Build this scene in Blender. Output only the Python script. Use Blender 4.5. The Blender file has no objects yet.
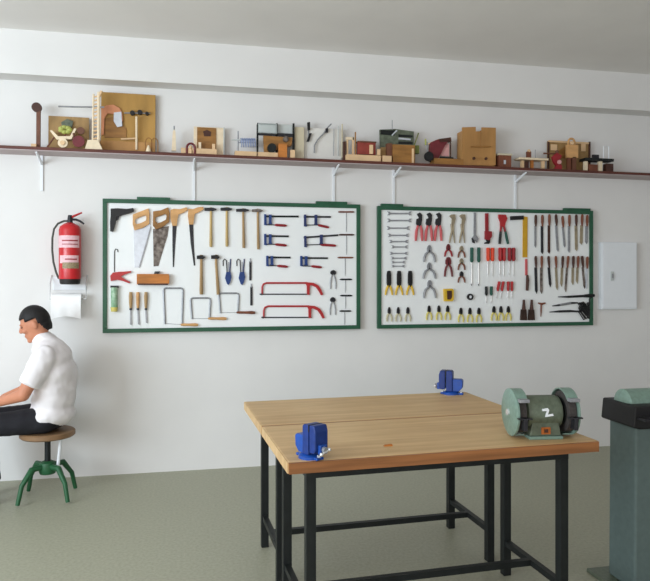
import bpy, bmesh, math, random
from mathutils import Vector, Matrix, Quaternion
random.seed(7)
SC = bpy.context.scene
COL = SC.collection
PI = math.pi

# ------------------------------------------------------------------ camera model (metres, wall plane y=0)
F, TH, D, H, CX, CY = 664.0, math.radians(11.8), 5.286, 1.5, 325.0, 278.0
S_, C_ = math.sin(TH), math.cos(TH)
def P(px, py, q=0.0):
    """point of the plane y=-q seen at a photo pixel"""
    u = (px-CX)/F; v = (CY-py)/F
    t = (D-q)/(C_-u*S_)
    return Vector((t*(S_+u*C_), -q, H+v*t))
def G(px, py, z):
    """point of the horizontal plane z seen at a photo pixel"""
    u = (px-CX)/F; v = (CY-py)/F
    t = (z-H)/v
    return Vector((t*(S_+u*C_), -D+t*(C_-u*S_), z))

# ------------------------------------------------------------------ materials
def lin(c): return tuple(((v/255+.055)/1.055)**2.4 if v > 10 else v/255/12.92 for v in c)
MATS = {}
def mat(name, rgb, rough=.6, metal=0, var=.12, scale=18, stretch=(1,1,1), bump=0, rgb2=None, spec=.4, alpha=1, trans=0):
    m = bpy.data.materials.new(name); m.use_nodes = True
    nt = m.node_tree; n = nt.nodes; L = nt.links
    b = n['Principled BSDF']; b.inputs['Roughness'].default_value = rough; b.inputs['Metallic'].default_value = metal
    b.inputs['Specular IOR Level'].default_value = spec
    b.inputs['Transmission Weight'].default_value = trans
    b.inputs['Alpha'].default_value = alpha
    tc = n.new('ShaderNodeTexCoord'); mp = n.new('ShaderNodeMapping'); mp.inputs['Scale'].default_value = stretch
    nz = n.new('ShaderNodeTexNoise'); nz.inputs['Scale'].default_value = scale; nz.inputs['Detail'].default_value = 5
    L.new(tc.outputs['Object'], mp.inputs['Vector']); L.new(mp.outputs['Vector'], nz.inputs['Vector'])
    r = n.new('ShaderNodeValToRGB'); a = lin(rgb)
    lo = tuple(max(0, x*(1-var)) for x in a); hi = lin(rgb2) if rgb2 else tuple(min(1, x*(1+var)) for x in a)
    r.color_ramp.elements[0].color = (*lo, 1); r.color_ramp.elements[1].color = (*hi, 1)
    r.color_ramp.elements[0].position = .3; r.color_ramp.elements[1].position = .7
    L.new(nz.outputs['Fac'], r.inputs['Fac']); L.new(r.outputs['Color'], b.inputs['Base Color'])
    if bump:
        bp = n.new('ShaderNodeBump'); bp.inputs['Strength'].default_value = bump; bp.inputs['Distance'].default_value = .004
        L.new(nz.outputs['Fac'], bp.inputs['Height']); L.new(bp.outputs['Normal'], b.inputs['Normal'])
    MATS[name] = m; return m

WALL = mat('wall_paint', (226,225,223), .85, var=.02, scale=3, bump=.05)
CEIL = mat('ceiling_paint', (236,233,230), .9, var=.02, scale=3)
FLOOR = mat('terrazzo', (162,162,142), .45, var=.12, scale=60)
SKIRT = mat('skirting_tile', (158,156,140), .4, var=.08, scale=20)
GREEN = mat('green_paint', (36,86,62), .45, var=.1, scale=14)
BOARD = mat('white_board', (240,243,243), .5, var=.015, scale=5)
STEEL = mat('steel', (150,152,156), .42, .4, var=.15, scale=40)
PALESTEEL = mat('pale_steel', (205,210,218), .35, .25, var=.08, scale=30)
DARKSTEEL = mat('dark_steel', (52,52,56), .45, .5, var=.2, scale=40)
RUSTY = mat('rusty_steel', (70,54,46), .6, .3, var=.3, scale=30, rgb2=(150,140,132))
BLACK = mat('black_plastic', (22,22,24), .5, var=.2)
IRON = mat('black_iron', (30,34,34), .5, .3, var=.2)
ASH = mat('pale_ash_wood', (196,168,112), .6, var=.18, scale=25, stretch=(1,1,.15))
ASH2 = mat('worn_ash_wood', (168,138,96), .6, var=.2, scale=25, stretch=(1,1,.15))
BEECH = mat('beech_wood', (206,158,104), .55, var=.2, scale=22, stretch=(.3,1,1))
ORANGEWOOD = mat('orange_wood', (186,116,52), .5, var=.3, scale=22, stretch=(.2,1,1))
OLDWOOD = mat('varnished_wood', (150,106,54), .5, var=.3, scale=22, stretch=(.3,1,1))
BROWNH = mat('brown_handle_wood', (120,70,50), .5, var=.25, scale=30, stretch=(1,1,.2))
DBROWN = mat('dark_brown_wood', (72,42,32), .5, var=.25, scale=30)
RED = mat('red_paint', (176,40,44), .4, var=.1)
DRED = mat('dark_red_grip', (150,36,44), .5, var=.15)
PINKRED = mat('faded_red_grip', (202,92,96), .5, var=.12)
ORED = mat('orange_red_plastic', (226,74,44), .4, var=.08)
BLUE = mat('dark_blue_paint', (32,62,122), .45, var=.15)
NAVY = mat('navy_grip', (40,52,100), .5, var=.15)
YELLOW = mat('yellow_grip', (222,182,52), .5, var=.12)
PALEY = mat('pale_yellow_grip', (214,200,110), .5, var=.12)
CREAMG = mat('cream_grip', (196,190,160), .5, var=.1)
TAN = mat('tan_metal', (158,146,122), .45, .3, var=.2)
DGREEN = mat('dark_green_grip', (28,84,70), .5, var=.12)
CHROME = mat('chrome', (228,230,232), .25, .5, var=.05)
EXTRED = mat('extinguisher_red', (196,28,36), .3, var=.06, spec=.6)
LABELW = mat('printed_label', (232,190,196), .5, var=.1, scale=60)
LABELG = mat('label_print', (150,134,104), .5, var=.3, scale=120)
PAPER = mat('paper_towel', (250,250,250), .9, var=.01)
WPAINT = mat('white_enamel', (232,236,240), .4, var=.01)
SHELFB = mat('shelf_brown', (92,48,38), .5, var=.2, scale=20, stretch=(.1,1,1))
SHELFU = mat('shelf_underside_laminate', (182,168,168), .6, var=.04)
PLY = mat('plywood', (172,132,68), .6, var=.16, scale=10, stretch=(1,1,.25))
PLYD = mat('dark_plywood', (160,128,82), .6, var=.25, scale=16, stretch=(1,1,.5))
PLYO = mat('ochre_plywood', (176,130,76), .55, var=.16, scale=14, stretch=(1,1,.2))
PINE = mat('pine', (226,192,150), .6, var=.1, scale=25, stretch=(.3,1,.3))
PINEP = mat('pale_pine', (232,214,184), .6, var=.08, scale=25)
COPPER = mat('copper_card', (206,138,100), .5, var=.1)
TERRA = mat('red_brown_wood', (108,68,50), .55, var=.2)
MAROON = mat('maroon_paint', (110,40,46), .5, var=.2)
PINK = mat('pink_card', (214,160,158), .6, var=.08)
GREYG = mat('grey_green_card', (96,104,88), .55, var=.35, scale=30)
OLIVE = mat('olive_leaf', (112,120,62), .6, var=.25)
YGREEN = mat('yellow_green', (170,176,92), .5, var=.15)
BEIGE = mat('beige_card', (206,196,170), .7, var=.05)
WCARD = mat('white_card', (224,222,216), .7, var=.02)
GLASS = mat('clear_acrylic', (214,224,222), .15, var=.03, alpha=.45)
LBLUE = mat('pale_blue_wire', (150,166,204), .4, .1, var=.1)
GREYC = mat('pale_grey_panel', (196,202,200), .5, var=.04)
VISE = mat('vise_blue', (24,74,160), .35, var=.15, scale=30, spec=.5)
VISED = mat('vise_dark_blue', (22,52,122), .4, var=.15, scale=30)
GRIND = mat('hammered_grey_green', (124,150,138), .35, .15, var=.12, scale=60, bump=.1)
GRINDD = mat('grey_green_body', (98,108,92), .4, .15, var=.2, scale=50)
ABRAS = mat('grinding_stone', (62,58,56), .9, var=.25, scale=90)
SKIN = mat('skin', (196,132,102), .55, var=.06, scale=12)
HAIR = mat('black_hair', (18,15,16), .6, var=.4, scale=120, stretch=(1,1,.2), bump=.5)
SHIRT = mat('white_cotton', (236,232,234), .9, var=.02, scale=10, bump=.15)
PANTS = mat('black_trousers', (26,26,32), .85, var=.15)
SHOE = mat('dark_shoe', (48,46,50), .5, var=.1)
STOOLW = mat('stool_wood', (134,104,74), .5, var=.18, scale=12, stretch=(.2,1,1))
STOOLG = mat('stool_green_paint', (34,88,54), .45, var=.1)

# bench top: boards with a fine dark crack and scattered stains of their own
def bench_material():
    m = bpy.data.materials.new('bench_plywood'); m.use_nodes = True
    nt = m.node_tree; n = nt.nodes; L = nt.links; b = n['Principled BSDF']; b.inputs['Roughness'].default_value = .5
    tc = n.new('ShaderNodeTexCoord'); mp = n.new('ShaderNodeMapping'); mp.inputs['Scale'].default_value = (.5, 7, 1)
    nz = n.new('ShaderNodeTexNoise'); nz.inputs['Scale'].default_value = 3; nz.inputs['Detail'].default_value = 8; nz.inputs['Distortion'].default_value = .6
    L.new(tc.outputs['Object'], mp.inputs['Vector']); L.new(mp.outputs['Vector'], nz.inputs['Vector'])
    r = n.new('ShaderNodeValToRGB'); e = r.color_ramp.elements
    e[0].position = .25; e[0].color = (*lin((196,160,112)), 1); e[1].position = .75; e[1].color = (*lin((228,196,146)), 1)
    L.new(nz.outputs['Fac'], r.inputs['Fac'])
    n2 = n.new('ShaderNodeTexNoise'); n2.inputs['Scale'].default_value = 2.2; n2.inputs['Detail'].default_value = 6
    L.new(tc.outputs['Object'], n2.inputs['Vector'])
    r2 = n.new('ShaderNodeValToRGB'); r2.color_ramp.elements[0].position = .35; r2.color_ramp.elements[1].position = .6
    r2.color_ramp.elements[0].color = (.84, .78, .70, 1); r2.color_ramp.elements[1].color = (1, 1, 1, 1)
    L.new(n2.outputs['Fac'], r2.inputs['Fac'])
    mx = n.new('ShaderNodeMix'); mx.data_type = 'RGBA'; mx.blend_type = 'MULTIPLY'; mx.inputs[0].default_value = .8
    L.new(r.outputs['Color'], mx.inputs[6]); L.new(r2.outputs['Color'], mx.inputs[7]); L.new(mx.outputs[2], b.inputs['Base Color'])
    return m
BENCH = bench_material()
BEDGE = mat('bench_edge_wood', (146,96,56), .5, var=.25, scale=10, stretch=(.3,1,6))

# ------------------------------------------------------------------ mesh helpers
class B:
    def __init__(s, o=(0,0,0)): s.bm = bmesh.new(); s.o = Vector(o)
    def v(s, p): return s.bm.verts.new(Vector(p)-s.o)
    def f(s, vs):
        try: return s.bm.faces.new(vs)
        except ValueError: return None
    def prism(s, pts, y0, y1):          # outline in x,z; between two y
        a = [s.v((x,y0,z)) for x,z in pts]; b = [s.v((x,y1,z)) for x,z in pts]
        s.f(a); s.f(b[::-1]); k = len(pts)
        for i in range(k): s.f((a[i], b[i], b[(i+1)%k], a[(i+1)%k]))
        return s
    def ringprism(s, outer, inner, y0, y1):   # same point count: plate with a hole
        k = len(outer)
        A = [[s.v((x,y,z)) for x,z in ring] for ring in (outer, inner) for y in (y0,y1)]
        o0,o1,i0,i1 = A
        for i in range(k):
            j=(i+1)%k
            s.f((o0[i],o0[j],i0[j],i0[i])); s.f((o1[i],i1[i],i1[j],o1[j]))
            s.f((o0[i],o1[i],o1[j],o0[j])); s.f((i0[i],i0[j],i1[j],i1[i]))
        return s
    def box(s, x0,x1,y0,y1,z0,z1): return s.prism([(x0,z0),(x1,z0),(x1,z1),(x0,z1)], y0, y1)
    def tube(s, pts, r, seg=8, cap=True):
        pts = [Vector(p) for p in pts]; rs = r if isinstance(r,(list,tuple)) else [r]*len(pts)
        rings = []; up = None
        for i,p in enumerate(pts):
            d = (pts[min(i+1,len(pts)-1)]-pts[max(i-1,0)])
            if d.length < 1e-9: d = Vector((0,0,1))
            d.normalize()
            if up is None:
                up = Vector((0,1,0)) if abs(d.y) < .9 else Vector((1,0,0))
            a = d.cross(up)
            if a.length < 1e-6: a = d.cross(Vector((1,0,0)))
            a.normalize(); b = d.cross(a).normalized(); up = b*-1 if False else up
            rings.append([s.v(p+(a*math.cos(2*PI*k/seg)+b*math.sin(2*PI*k/seg))*rs[i]) for k in range(seg)])
        for i in range(len(rings)-1):
            for k in range(seg):
                s.f((rings[i][k], rings[i][(k+1)%seg], rings[i+1][(k+1)%seg], rings[i+1][k]))
        if cap: s.f(rings[0][::-1]); s.f(rings[-1])
        return s
    def disc(s, c, axis, r, h, seg=24, r2=None):
        c = Vector(c); a = Vector(axis).normalized()
        return s.tube([c-a*h/2, c+a*h/2], [r, r2 if r2 is not None else r], seg)
    def ball(s, c, r, seg=16):
        rr = Vector(r) if not isinstance(r,(int,float)) else Vector((r,r,r))
        M = Matrix.Translation(Vector(c)-s.o) @ Matrix.Diagonal((*rr,1))
        bmesh.ops.create_uvsphere(s.bm, u_segments=seg, v_segments=seg//2+2, radius=1, matrix=M); return s
def link(name, b, m, parent=None, bevel=0, smooth=False, loc=None):
    bmesh.ops.recalc_face_normals(b.bm, faces=b.bm.faces)
    me = bpy.data.meshes.new(name); b.bm.to_mesh(me); b.bm.free()
    me.materials.append(m); o = bpy.data.objects.new(name, me); COL.objects.link(o)
    if smooth:
        for p in me.polygons: p.use_smooth = True
        try: me.set_sharp_from_angle(angle=math.radians(40))
        except Exception: pass
    if parent: o.parent = parent
    else: o.location = b.o
    if bevel:
        mo = o.modifiers.new('bevel','BEVEL'); mo.width = bevel; mo.segments = 2; mo.limit_method = 'ANGLE'
    return o
def tag(o, label, cat, group=None):
    o['label'] = label; o['category'] = cat
    if group: o['group'] = group
    return o
def struct(name, b, m, parent=None):
    o = link(name, b, m, parent)
    if not parent: o['kind'] = 'structure'
    return o
def solo(name, b, m, label, cat, group=None, bevel=0, smooth=False):
    return tag(link(name, b, m, None, bevel, smooth), label, cat, group)

BO = .035       # front face of the tool boards
class T:        # a thing: an Empty with parts; outlines may be given in photo pixels on the plane y=-q
    def __init__(s, name, label, cat, loc, group=None, q=BO):
        s.e = bpy.data.objects.new(name, None); COL.objects.link(s.e); s.e.empty_display_size = .05
        s.e.location = Vector(loc); s.o = Vector(loc); s.q = q; tag(s.e, label, cat, group)
    def b(s): return B(s.o)
    def add(s, name, b, m, parent=None, label=None, bevel=0, smooth=False):
        o = link(name, b, m, parent or s.e, bevel, smooth)
        if label: o['label'] = label
        return o
    def px(s, pts): return [(lambda w:(w.x,w.z))(P(x,y,s.q)) for x,y in pts]
    def poly(s, name, m, pts, d0=0, d1=.006, label=None, parent=None):
        return s.add(name, s.b().prism(s.px(pts), -(s.q+d0), -(s.q+d1)), m, parent, label)
    def polys(s, name, m, plist, d0=0, d1=.006, label=None, parent=None):
        b = s.b()
        for pts in plist: b.prism(s.px(pts), -(s.q+d0), -(s.q+d1))
        return s.add(name, b, m, parent, label)
    def bar(s, name, m, pts, r, label=None, parent=None, seg=8, d=0):   # r in pixels (1 px ~ 8 mm)
        w = [P(x,y,s.q) for x,y in pts]
        rs = [k*.0081 for k in r] if isinstance(r,(list,tuple)) else [r*.0081]*len(w)
        R = max(rs)
        for p in w: p.y -= R+d
        return s.add(name, s.b().tube(w, rs, seg), m, parent, label, smooth=True)
def rect(x0,y0,x1,y1): return [(x0,y0),(x1,y0),(x1,y1),(x0,y1)]
def board_thing(name, label, cat, px, py, group=None): return T(name, label, cat, P(px,py,BO), group)
ORD = ['leftmost','second','third','fourth','fifth','sixth','seventh','eighth','ninth','tenth','eleventh']
def nth(i, n):
    if i == 0: return 'leftmost'
    if i == n-1: return 'rightmost'
    return ORD[i]

# ------------------------------------------------------------------ the setting
XL, XR, YB = -4.6, 7.0, -8.0
struct('floor', B().box(XL,XR,YB,.0,-.1,0), FLOOR)
struct('wall_back', B().box(XL,XR,0,.15,-.1,3.285), WALL)
struct('ceiling', B().box(XL,XR,YB,.15,3.285,3.42), CEIL)
struct('wall_right', B().box(XR,XR+.12,YB,.15,-.1,3.42), WALL)
struct('trim_1', B().box(XL,XR,-.17,0,2.965,3.285), WALL)            # the beam along the top of the wall

# ------------------------------------------------------------------ shelf and its brackets
ZS = 2.41; ST = ZS+.028; SD = .21
sh = T('wall_shelf', 'long dark brown shelf board running along the wall above both tool boards', 'shelf', (1.1,-SD/2,ZS))
sh.add('shelf_board', sh.b().box(-2.3,4.3,-SD,0,ZS+.006,ST), SHELFB, bevel=.002)
sh.add('underside_panel', sh.b().box(-2.3,4.3,-SD+.004,0,ZS,ZS+.006), SHELFU, label='pale grey underside of the shelf')
brs = [(42,'white shelf bracket near the left end, above the fire extinguisher'),
       (194,'white shelf bracket above the left part of the left tool board'),
       (333.5,'white shelf bracket above the right end of the left tool board'),
       (393.5,'white shelf bracket above the left end of the right tool board'),
       (515,'white shelf bracket above the try square and the right half of the right tool board')]
for px, lab in brs:
    w = P(px,172); ZB=ZS-.0055*(w.x+.55); t = T('shelf_bracket', lab, 'bracket', (w.x,0,2.0), 'white brackets under the long shelf')
    t.add('upright', t.b().box(w.x-.009,w.x+.009,-.012,0,2.0 if px>60 else 2.15,ZB), WPAINT)
    t.add('arm', t.b().tube([(w.x,-.012,ZB-.062),(w.x,-.05,ZB-.05),(w.x,-.17,ZB-.014),(w.x,-.195,ZB-.009)], [.011,.011,.009,.006], 8), WPAINT, smooth=True)

# ------------------------------------------------------------------ tool boards
def tool_board(label, x0,x1, yt0,yt1, yb0,yb1, tabs):
    tl,tr,br,bl = P(x0,yt0,BO),P(x1,yt1,BO),P(x1,yb1,BO),P(x0,yb0,BO)
    L,R = (tl.x+bl.x)/2,(tr.x+br.x)/2; Tz=(tl.z+tr.z)/2; Bz=(bl.z+br.z)/2
    t = T('tool_board', label, 'tool board', ((L+R)/2,-.02,Bz), 'green framed tool boards')
    t.add('panel', t.b().box(L+.005,R-.005,-BO,-.013,Bz+.005,Tz-.005), BOARD)
    w = .031; d=-.05
    t.add('frame_top', t.b().box(L,R,d,-.013,Tz-w,Tz), GREEN, bevel=.002)
    t.add('frame_bottom', t.b().box(L,R,d,-.013,Bz,Bz+w), GREEN, bevel=.002)
    t.add('frame_side', t.b().box(L,L+w,d,-.013,Bz+w,Tz-w), GREEN, bevel=.002)
    t.add('frame_side', t.b().box(R-w,R,d,-.013,Bz+w,Tz-w), GREEN, bevel=.002)
    for a,b_ in tabs:
        t.add('hanging_batten', t.b().box(P(a,205,BO).x,P(b_,205,BO).x,-.045,-.013,Tz,Tz+.02), GREEN, bevel=.002)
    return L,R,Bz,Tz
LB = tool_board('left white tool board in a green frame holding hammers saws and clamps', 102.8,360,198.6,204.8,332.6,329.2, [(137,170),(316,347)])
RB = tool_board('right white tool board in a green frame holding pliers screwdrivers and files', 377.3,592.3,206.8,210.2,329.2,324.6, [(381,403),(564,590)])

# ================================================================== LEFT BOARD
t = board_thing('glue_gun', 'black pistol-shaped tool in the upper left corner of the left board', 'tool', 112,210)
t.poly('barrel', BLACK, [(111,209),(118,208.6),(127,209.3),(133.5,208.4),(134,212),(129,213.6),(122,215.6),(116,217.2),(111,217)], 0,.03)
t.poly('grip', BLACK, [(111,216),(117,216.5),(116,222),(114.3,229),(113,232),(110.6,231.4),(110.4,222)], 0,.028)
t.poly('trigger', DARKSTEEL, [(117,216),(120,215.5),(118.6,219.5),(116.6,221)], .008,.018)
t.bar('nozzle', STEEL, [(131.5,210.5),(134.2,210.4)], .8)

# panel saws
def wood_grip(t, m, outer, hole, d=.02):
    o = t.px(outer); h = t.px(hole)
    return t.add('handle', t.b().ringprism(o,h,-(BO),-(BO+d)), m, bevel=.002)
t = board_thing('hand_saw', 'wood-handled saw with a broad pale steel blade, leftmost of the saws', 'saw', 142,212, 'saws in the top row')
t.poly('blade', PALESTEEL, [(133.5,228),(150.5,224),(150,231),(145,247),(139.4,267.5),(134.6,267.5),(134,250)], 0,.0035)
t.poly('blade_edge', STEEL, [(150.5,226),(151.3,228),(146,248),(140,267.6),(138.6,267.6),(144.6,247)], .0035,.005, label='darker toothed back edge of the blade')
wood_grip(t, BEECH, [(133,214.5),(141,211.5),(148.6,208.6),(149.6,214),(149.4,224),(143,228),(134.5,230.5),(132.8,224)], [(135.5,219.5),(140.5,217),(145.5,215.3),(146.5,217.5),(146,220.8),(141.5,223),(136.6,224.5),(135,222)])
t = board_thing('hand_saw', 'wood-handled saw with a dark worn blade, second from left among the saws', 'saw', 161,212, 'saws in the top row')
t.poly('blade', RUSTY, [(153,229),(169,226),(167.5,236),(162.5,252),(158.4,266),(153.6,266.4)], 0,.0035)
wood_grip(t, OLDWOOD, [(153.2,211.5),(161,210.5),(168.2,207.5),(169.6,213),(169.4,222),(163,227),(156,229.6),(153,226)], [(155.8,217.5),(160.5,216),(165.5,214),(166.6,216),(166,219.8),(162,222),(157.6,223.6),(155.4,221)])
t = board_thing('keyhole_saw', 'narrow-bladed saw with a hooked wooden grip, third from left among the saws', 'saw', 176,212, 'saws in the top row')
t.poly('blade', DARKSTEEL, [(172.4,222),(177,222),(175.2,245),(174,267),(172.8,267),(172.4,245)], 0,.0035)
t.poly('handle', BEECH, [(170.6,210),(174,209),(180,209.4),(186.6,207.4),(187.8,210),(183,213),(178.6,214.6),(177.6,219),(176.6,226),(172.4,226),(170.4,218)], 0,.02)
t = board_thing('keyhole_saw', 'narrow-bladed saw with a hooked wooden grip, rightmost of the saws beside the hammers', 'saw', 193,212, 'saws in the top row')
t.poly('blade', DARKSTEEL, [(188.8,221),(193.2,221),(193.8,243),(195.2,265.5),(193.8,265.5),(190.6,243)], 0,.0035)
t.poly('handle', BEECH, [(188.4,209),(193,209.4),(198,207.4),(203,205.4+1.6),(203.6,209.6),(198.6,212.4),(194.8,214),(194,219),(193.2,224.6),(189,224.6),(187.8,216)], 0,.02)

# hammers
def hammer(label, hx0,hx1,hy0,hy1, xt,xb,yb, hm, wm, w=1.25, kind='hammer', group='hammers in the top row'):
    t = board_thing(kind, label, 'hammer', (hx0+hx1)/2, (hy0+hy1)/2, group)
    ym=(hy0+hy1)/2
    t.poly('head', hm, [(hx0,hy0+.3),(xt-1.6,hy0),(xt+2,hy0),(hx1-1.6,ym-.9),(hx1,ym-.4),(hx1,ym+.6),(xt+2,hy1),(xt-1.8,hy1),(hx0,hy1-.2)], .002,.03)
    t.bar('handle', wm, [(xt,hy0-.5),(xt,hy1+4),((xt+xb)/2,(hy1+yb)/2),(xb,yb-4),(xb,yb)], [w*.8,w*.85,w*.95,w*1.15,w], d=.001)
hs=[(204.5,216.3,208,211.2,210.8,210.8,247),(220.4,231.8,207.8,211,226.6,226.8,246.6),(236,248.6,209,212,243,243.6,248),(251.8,262.4,209.4,212.2,257.6,258.2,249.4)]
for i,h in enumerate(hs):
    lab=['hammer with black head, leftmost of the four in the top row beside the saws','hammer with black head and pale handle, second from left in the top row of four','hammer with darker handle, third from left in the top row of four','hammer with brown handle, rightmost of the top row beside the blue clamps'][i]
    hammer(lab,*h,DARKSTEEL if i<3 else RUSTY,[ASH,ASH,ASH2,BROWNH][i] if i!=3 else ASH2)
hammer('short-headed mallet with pale wooden handle, left of the pair in the second row',196.8,205,255.4,259.2,201.2,201.2,294.4,BLACK,ASH2,1.5,'mallet','hammers in the second row')
hammer('short-headed mallet with slightly tilted wooden handle, right of the pair in the second row',211,219.4,255.2,259,216,218,294.6,BLACK,ASH2,1.4,'mallet','hammers in the second row')

# sealant gun
t = board_thing('caulking_gun', 'red caulking gun with a green cartridge at the left edge of the left board', 'caulking gun', 114,275)
t.bar('plunger_rod', DARKSTEEL, [(118,252),(117.6,249.6),(115.6,249),(114.6,251),(114.4,262),(114.4,272)], .4)
t.poly('frame', RED, [(110.4,276),(113,272.6),(119,271.8),(124,271.6),(131,271),(131.4,272.4),(124,274.8),(121,276.4),(124.6,279),(130.4,282),(129.6,283.4),(123,281),(117.6,279.8),(111,281)], 0,.02)
t.poly('thrust_plate', BLACK, rect(110.8,285.6,118.8,287.6), 0,.03)
t.bar('cartridge', mat('green_cartridge',(112,164,120),.5,var=.1,rgb2=(190,214,190),scale=30), [(114.6,287.4),(114.6,307)], 3.0, label='green and white sealant cartridge', seg=14)
t.bar('nozzle_cap', PALEY, [(114.6,307),(114.6,311.4)], [3.4,2.8], seg=14)

# wooden plane
t = board_thing('wood_plane', 'orange-brown wooden block plane lying above the chisels', 'plane', 153,284)
t.poly('body', ORANGEWOOD, [(137.2,274),(168.6,274),(169.4,276),(169.4,282.6),(168,284.4),(137.2,284.4)], 0,.045)
t.poly('wedge', DARKSTEEL, [(155,271.4),(160.4,271.4),(158.4,274),(154,274)], .01,.035)
t.poly('sole', DBROWN, rect(138.4,283.4,168,285), 0,.046)
# three chisels
for i,(x,xb,yb) in enumerate([(130.8,131,325.2),(138,139,325),(146,146.8,323.4)]):
    t = board_thing('wood_chisel', f'wooden-handled chisel, {["leftmost","middle one","rightmost"][i]} of the three below the wood plane', 'chisel', x,293, 'chisels below the wood plane')
    t.bar('handle', ASH2 if i!=1 else BEECH, [(x,292),(x,296),(x,303),(x,308)], [1.3,1.7,1.5,1.1], d=.002)
    t.bar('ferrule', DARKSTEEL, [(x,307.4),(x,310)], 1.2, d=.003)
    t.poly('blade', STEEL, [(x-.7,309.6),(x+.7,309.6),(xb+1,yb),(xb-1,yb-1)], .004,.01)
# coping saws
for i,(l,top,r,bl,hx,hy,m,lab) in enumerate([
    (163.6,288.2,183,324,198,324.6,BEECH,'deep steel-framed coping saw, leftmost and tallest of three'),
    (190.6,298,210.4,319,226.4,318.4,BEECH,'steel-framed coping saw, middle one of three below the mallets'),
    (219,293.2,238.8,313.2,255,312.4,BROWNH,'steel-framed coping saw with dark brown handle, rightmost of three')]):
    t = board_thing('coping_saw', lab, 'saw', l,top, 'coping saws along the bottom')
    t.bar('frame', STEEL, [(l+1.4,bl),(l,top+2.4),(l+.6,top+.6),(l+2.4,top),(r-2.4,top),(r-.6,top+.6),(r,top+2.4),(r-1,hy)], .85)
    t.bar('blade', STEEL, [(l+1.4,bl-.5),(r,hy)], .22)
    t.bar('handle', m, [(r-2.4,hy),(r+1,hy),(r+6,hy),(hx-3,hy+.1),(hx,hy+.2)], [.9,1.3,1.2,1.6,1.1])
# blue hooked tools
for i,x in enumerate([228.2,241.8]):
    t = board_thing('wire_bender', f'dark blue hooked tool with two prongs, {["left","right"][i]} one of the pair beside the mallets', 'tool', x,258, 'dark blue hooked tools')
    t.bar('hook', DARKSTEEL, [(x-5,266),(x-5.2,261),(x-3.6,259),(x-1.8,260.6),(x-1.2,273)], .5)
    t.bar('prong', NAVY, [(x+1.4,274),(x+2.4,259)], .6)
    t.bar('prong', STEEL, [(x+.2,274),(x+.2,262)], .4)
    t.poly('body', BLUE, [(x-2,272),(x+2.2,272),(x+3.2,277),(x+2,282),(x+.4,285),(x-1.2,284),(x-3.2,278)], 0,.018)
# two flat files in the middle
for y0,y1,x,lab in [(258.4,280.4,250.2,'dark flat file beside the blue hooked tools, upper of two'),(283.6,305.4,251.2,'dark flat file above the rightmost coping saw, lower of two')]:
    t = board_thing('metal_file', lab, 'file', x,y0, 'short dark files')
    t.poly('blade', DARKSTEEL, rect(x-1,y0+3,x+1.2,y1), 0,.008)
    t.bar('tang', STEEL, [(x,y0),(x,y0+4)], .6)
# F clamps
def fclamp(lab, bar, jaw, slider, handle, jm, slid_w=1.3):
    t = board_thing('bar_clamp', lab, 'clamp', jaw[0], jaw[1], 'bar clamps in the upper right of the left board')
    (x0,y0),(x1,y1)=bar
    t.poly('bar', DARKSTEEL if jm is not BLUE else IRON, [(x0,y0-.9),(x1,y1-.9),(x1,y1+.9),(x0,y0+.9)], 0,.009)
    jx,jy0,jy1=jaw
    t.poly('fixed_jaw', jm, [(jx,jy0),(jx+2,jy0),(jx+2.2,jy1-1.5),(jx+3,jy1-.3),(jx+2.4,jy1+.4),(jx,jy1)], 0,.02)
    sx,sy0,sy1=slider
    t.poly('sliding_jaw', jm, [(sx-slid_w,sy0),(sx+slid_w,sy0),(sx+slid_w,sy1-1),(sx+slid_w+.6,sy1+.6),(sx-slid_w-.6,sy1+.6),(sx-slid_w,sy1-1)], 0,.022)
    (a,b),(c,d)=handle
    t.bar('spindle', DARKSTEEL, [(jx+2.5,b+(jy1-b)*.2-.2),(a,b)], .5)
    t.bar('handle', DRED, [(a,b),(a+2,b+(d-b)*.2),(c-2,d-(d-b)*.2),(c,d)], [.8,1.3,1.3,.8])
fclamp('bar clamp with dark blue jaws and red grip, top left of six',((264,216.4),(298.5,216.6)),(264,214.4,225),(270,214.8,223.6),((274.6,225),(286.4,225.8)),BLUE)
fclamp('bar clamp with the sliding jaw opened, top right of six beside the gimlets',((303.6,216.8),(330.6,217)),(303.8,214.8,226.4),(315.6,215,224.4),((317.5,225),(328.6,227.6)),NAVY)
fclamp('bar clamp with dark blue jaws closed together, middle left of six',((264,236),(288.6,236.4)),(264,234,245),(270,234.4,243.4),((275,244.4),(286.4,245.6)),BLUE)
fclamp('bar clamp with a wide open sliding jaw and tilted bar, middle right of six',((303.6,237.6),(338,235.2)),(304,236,247),(321,234.8,243.6),((320,244.6),(335.6,245.8)),NAVY)
fclamp('bar clamp with blue jaws and brown-red grip, lower left of six',((266,257.4),(290.4,257.6)),(266,255.8,266),(271.6,256,264.6),((277,265.8),(287.6,266.8)),BLUE)
fclamp('bar clamp with blue jaws, lower right of six above the hacksaws',((300,258),(327.6,258.2)),(300,256,266),(305.8,256.2,264.8),((311,266.2),(321.4,267.4)),BLUE)
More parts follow.
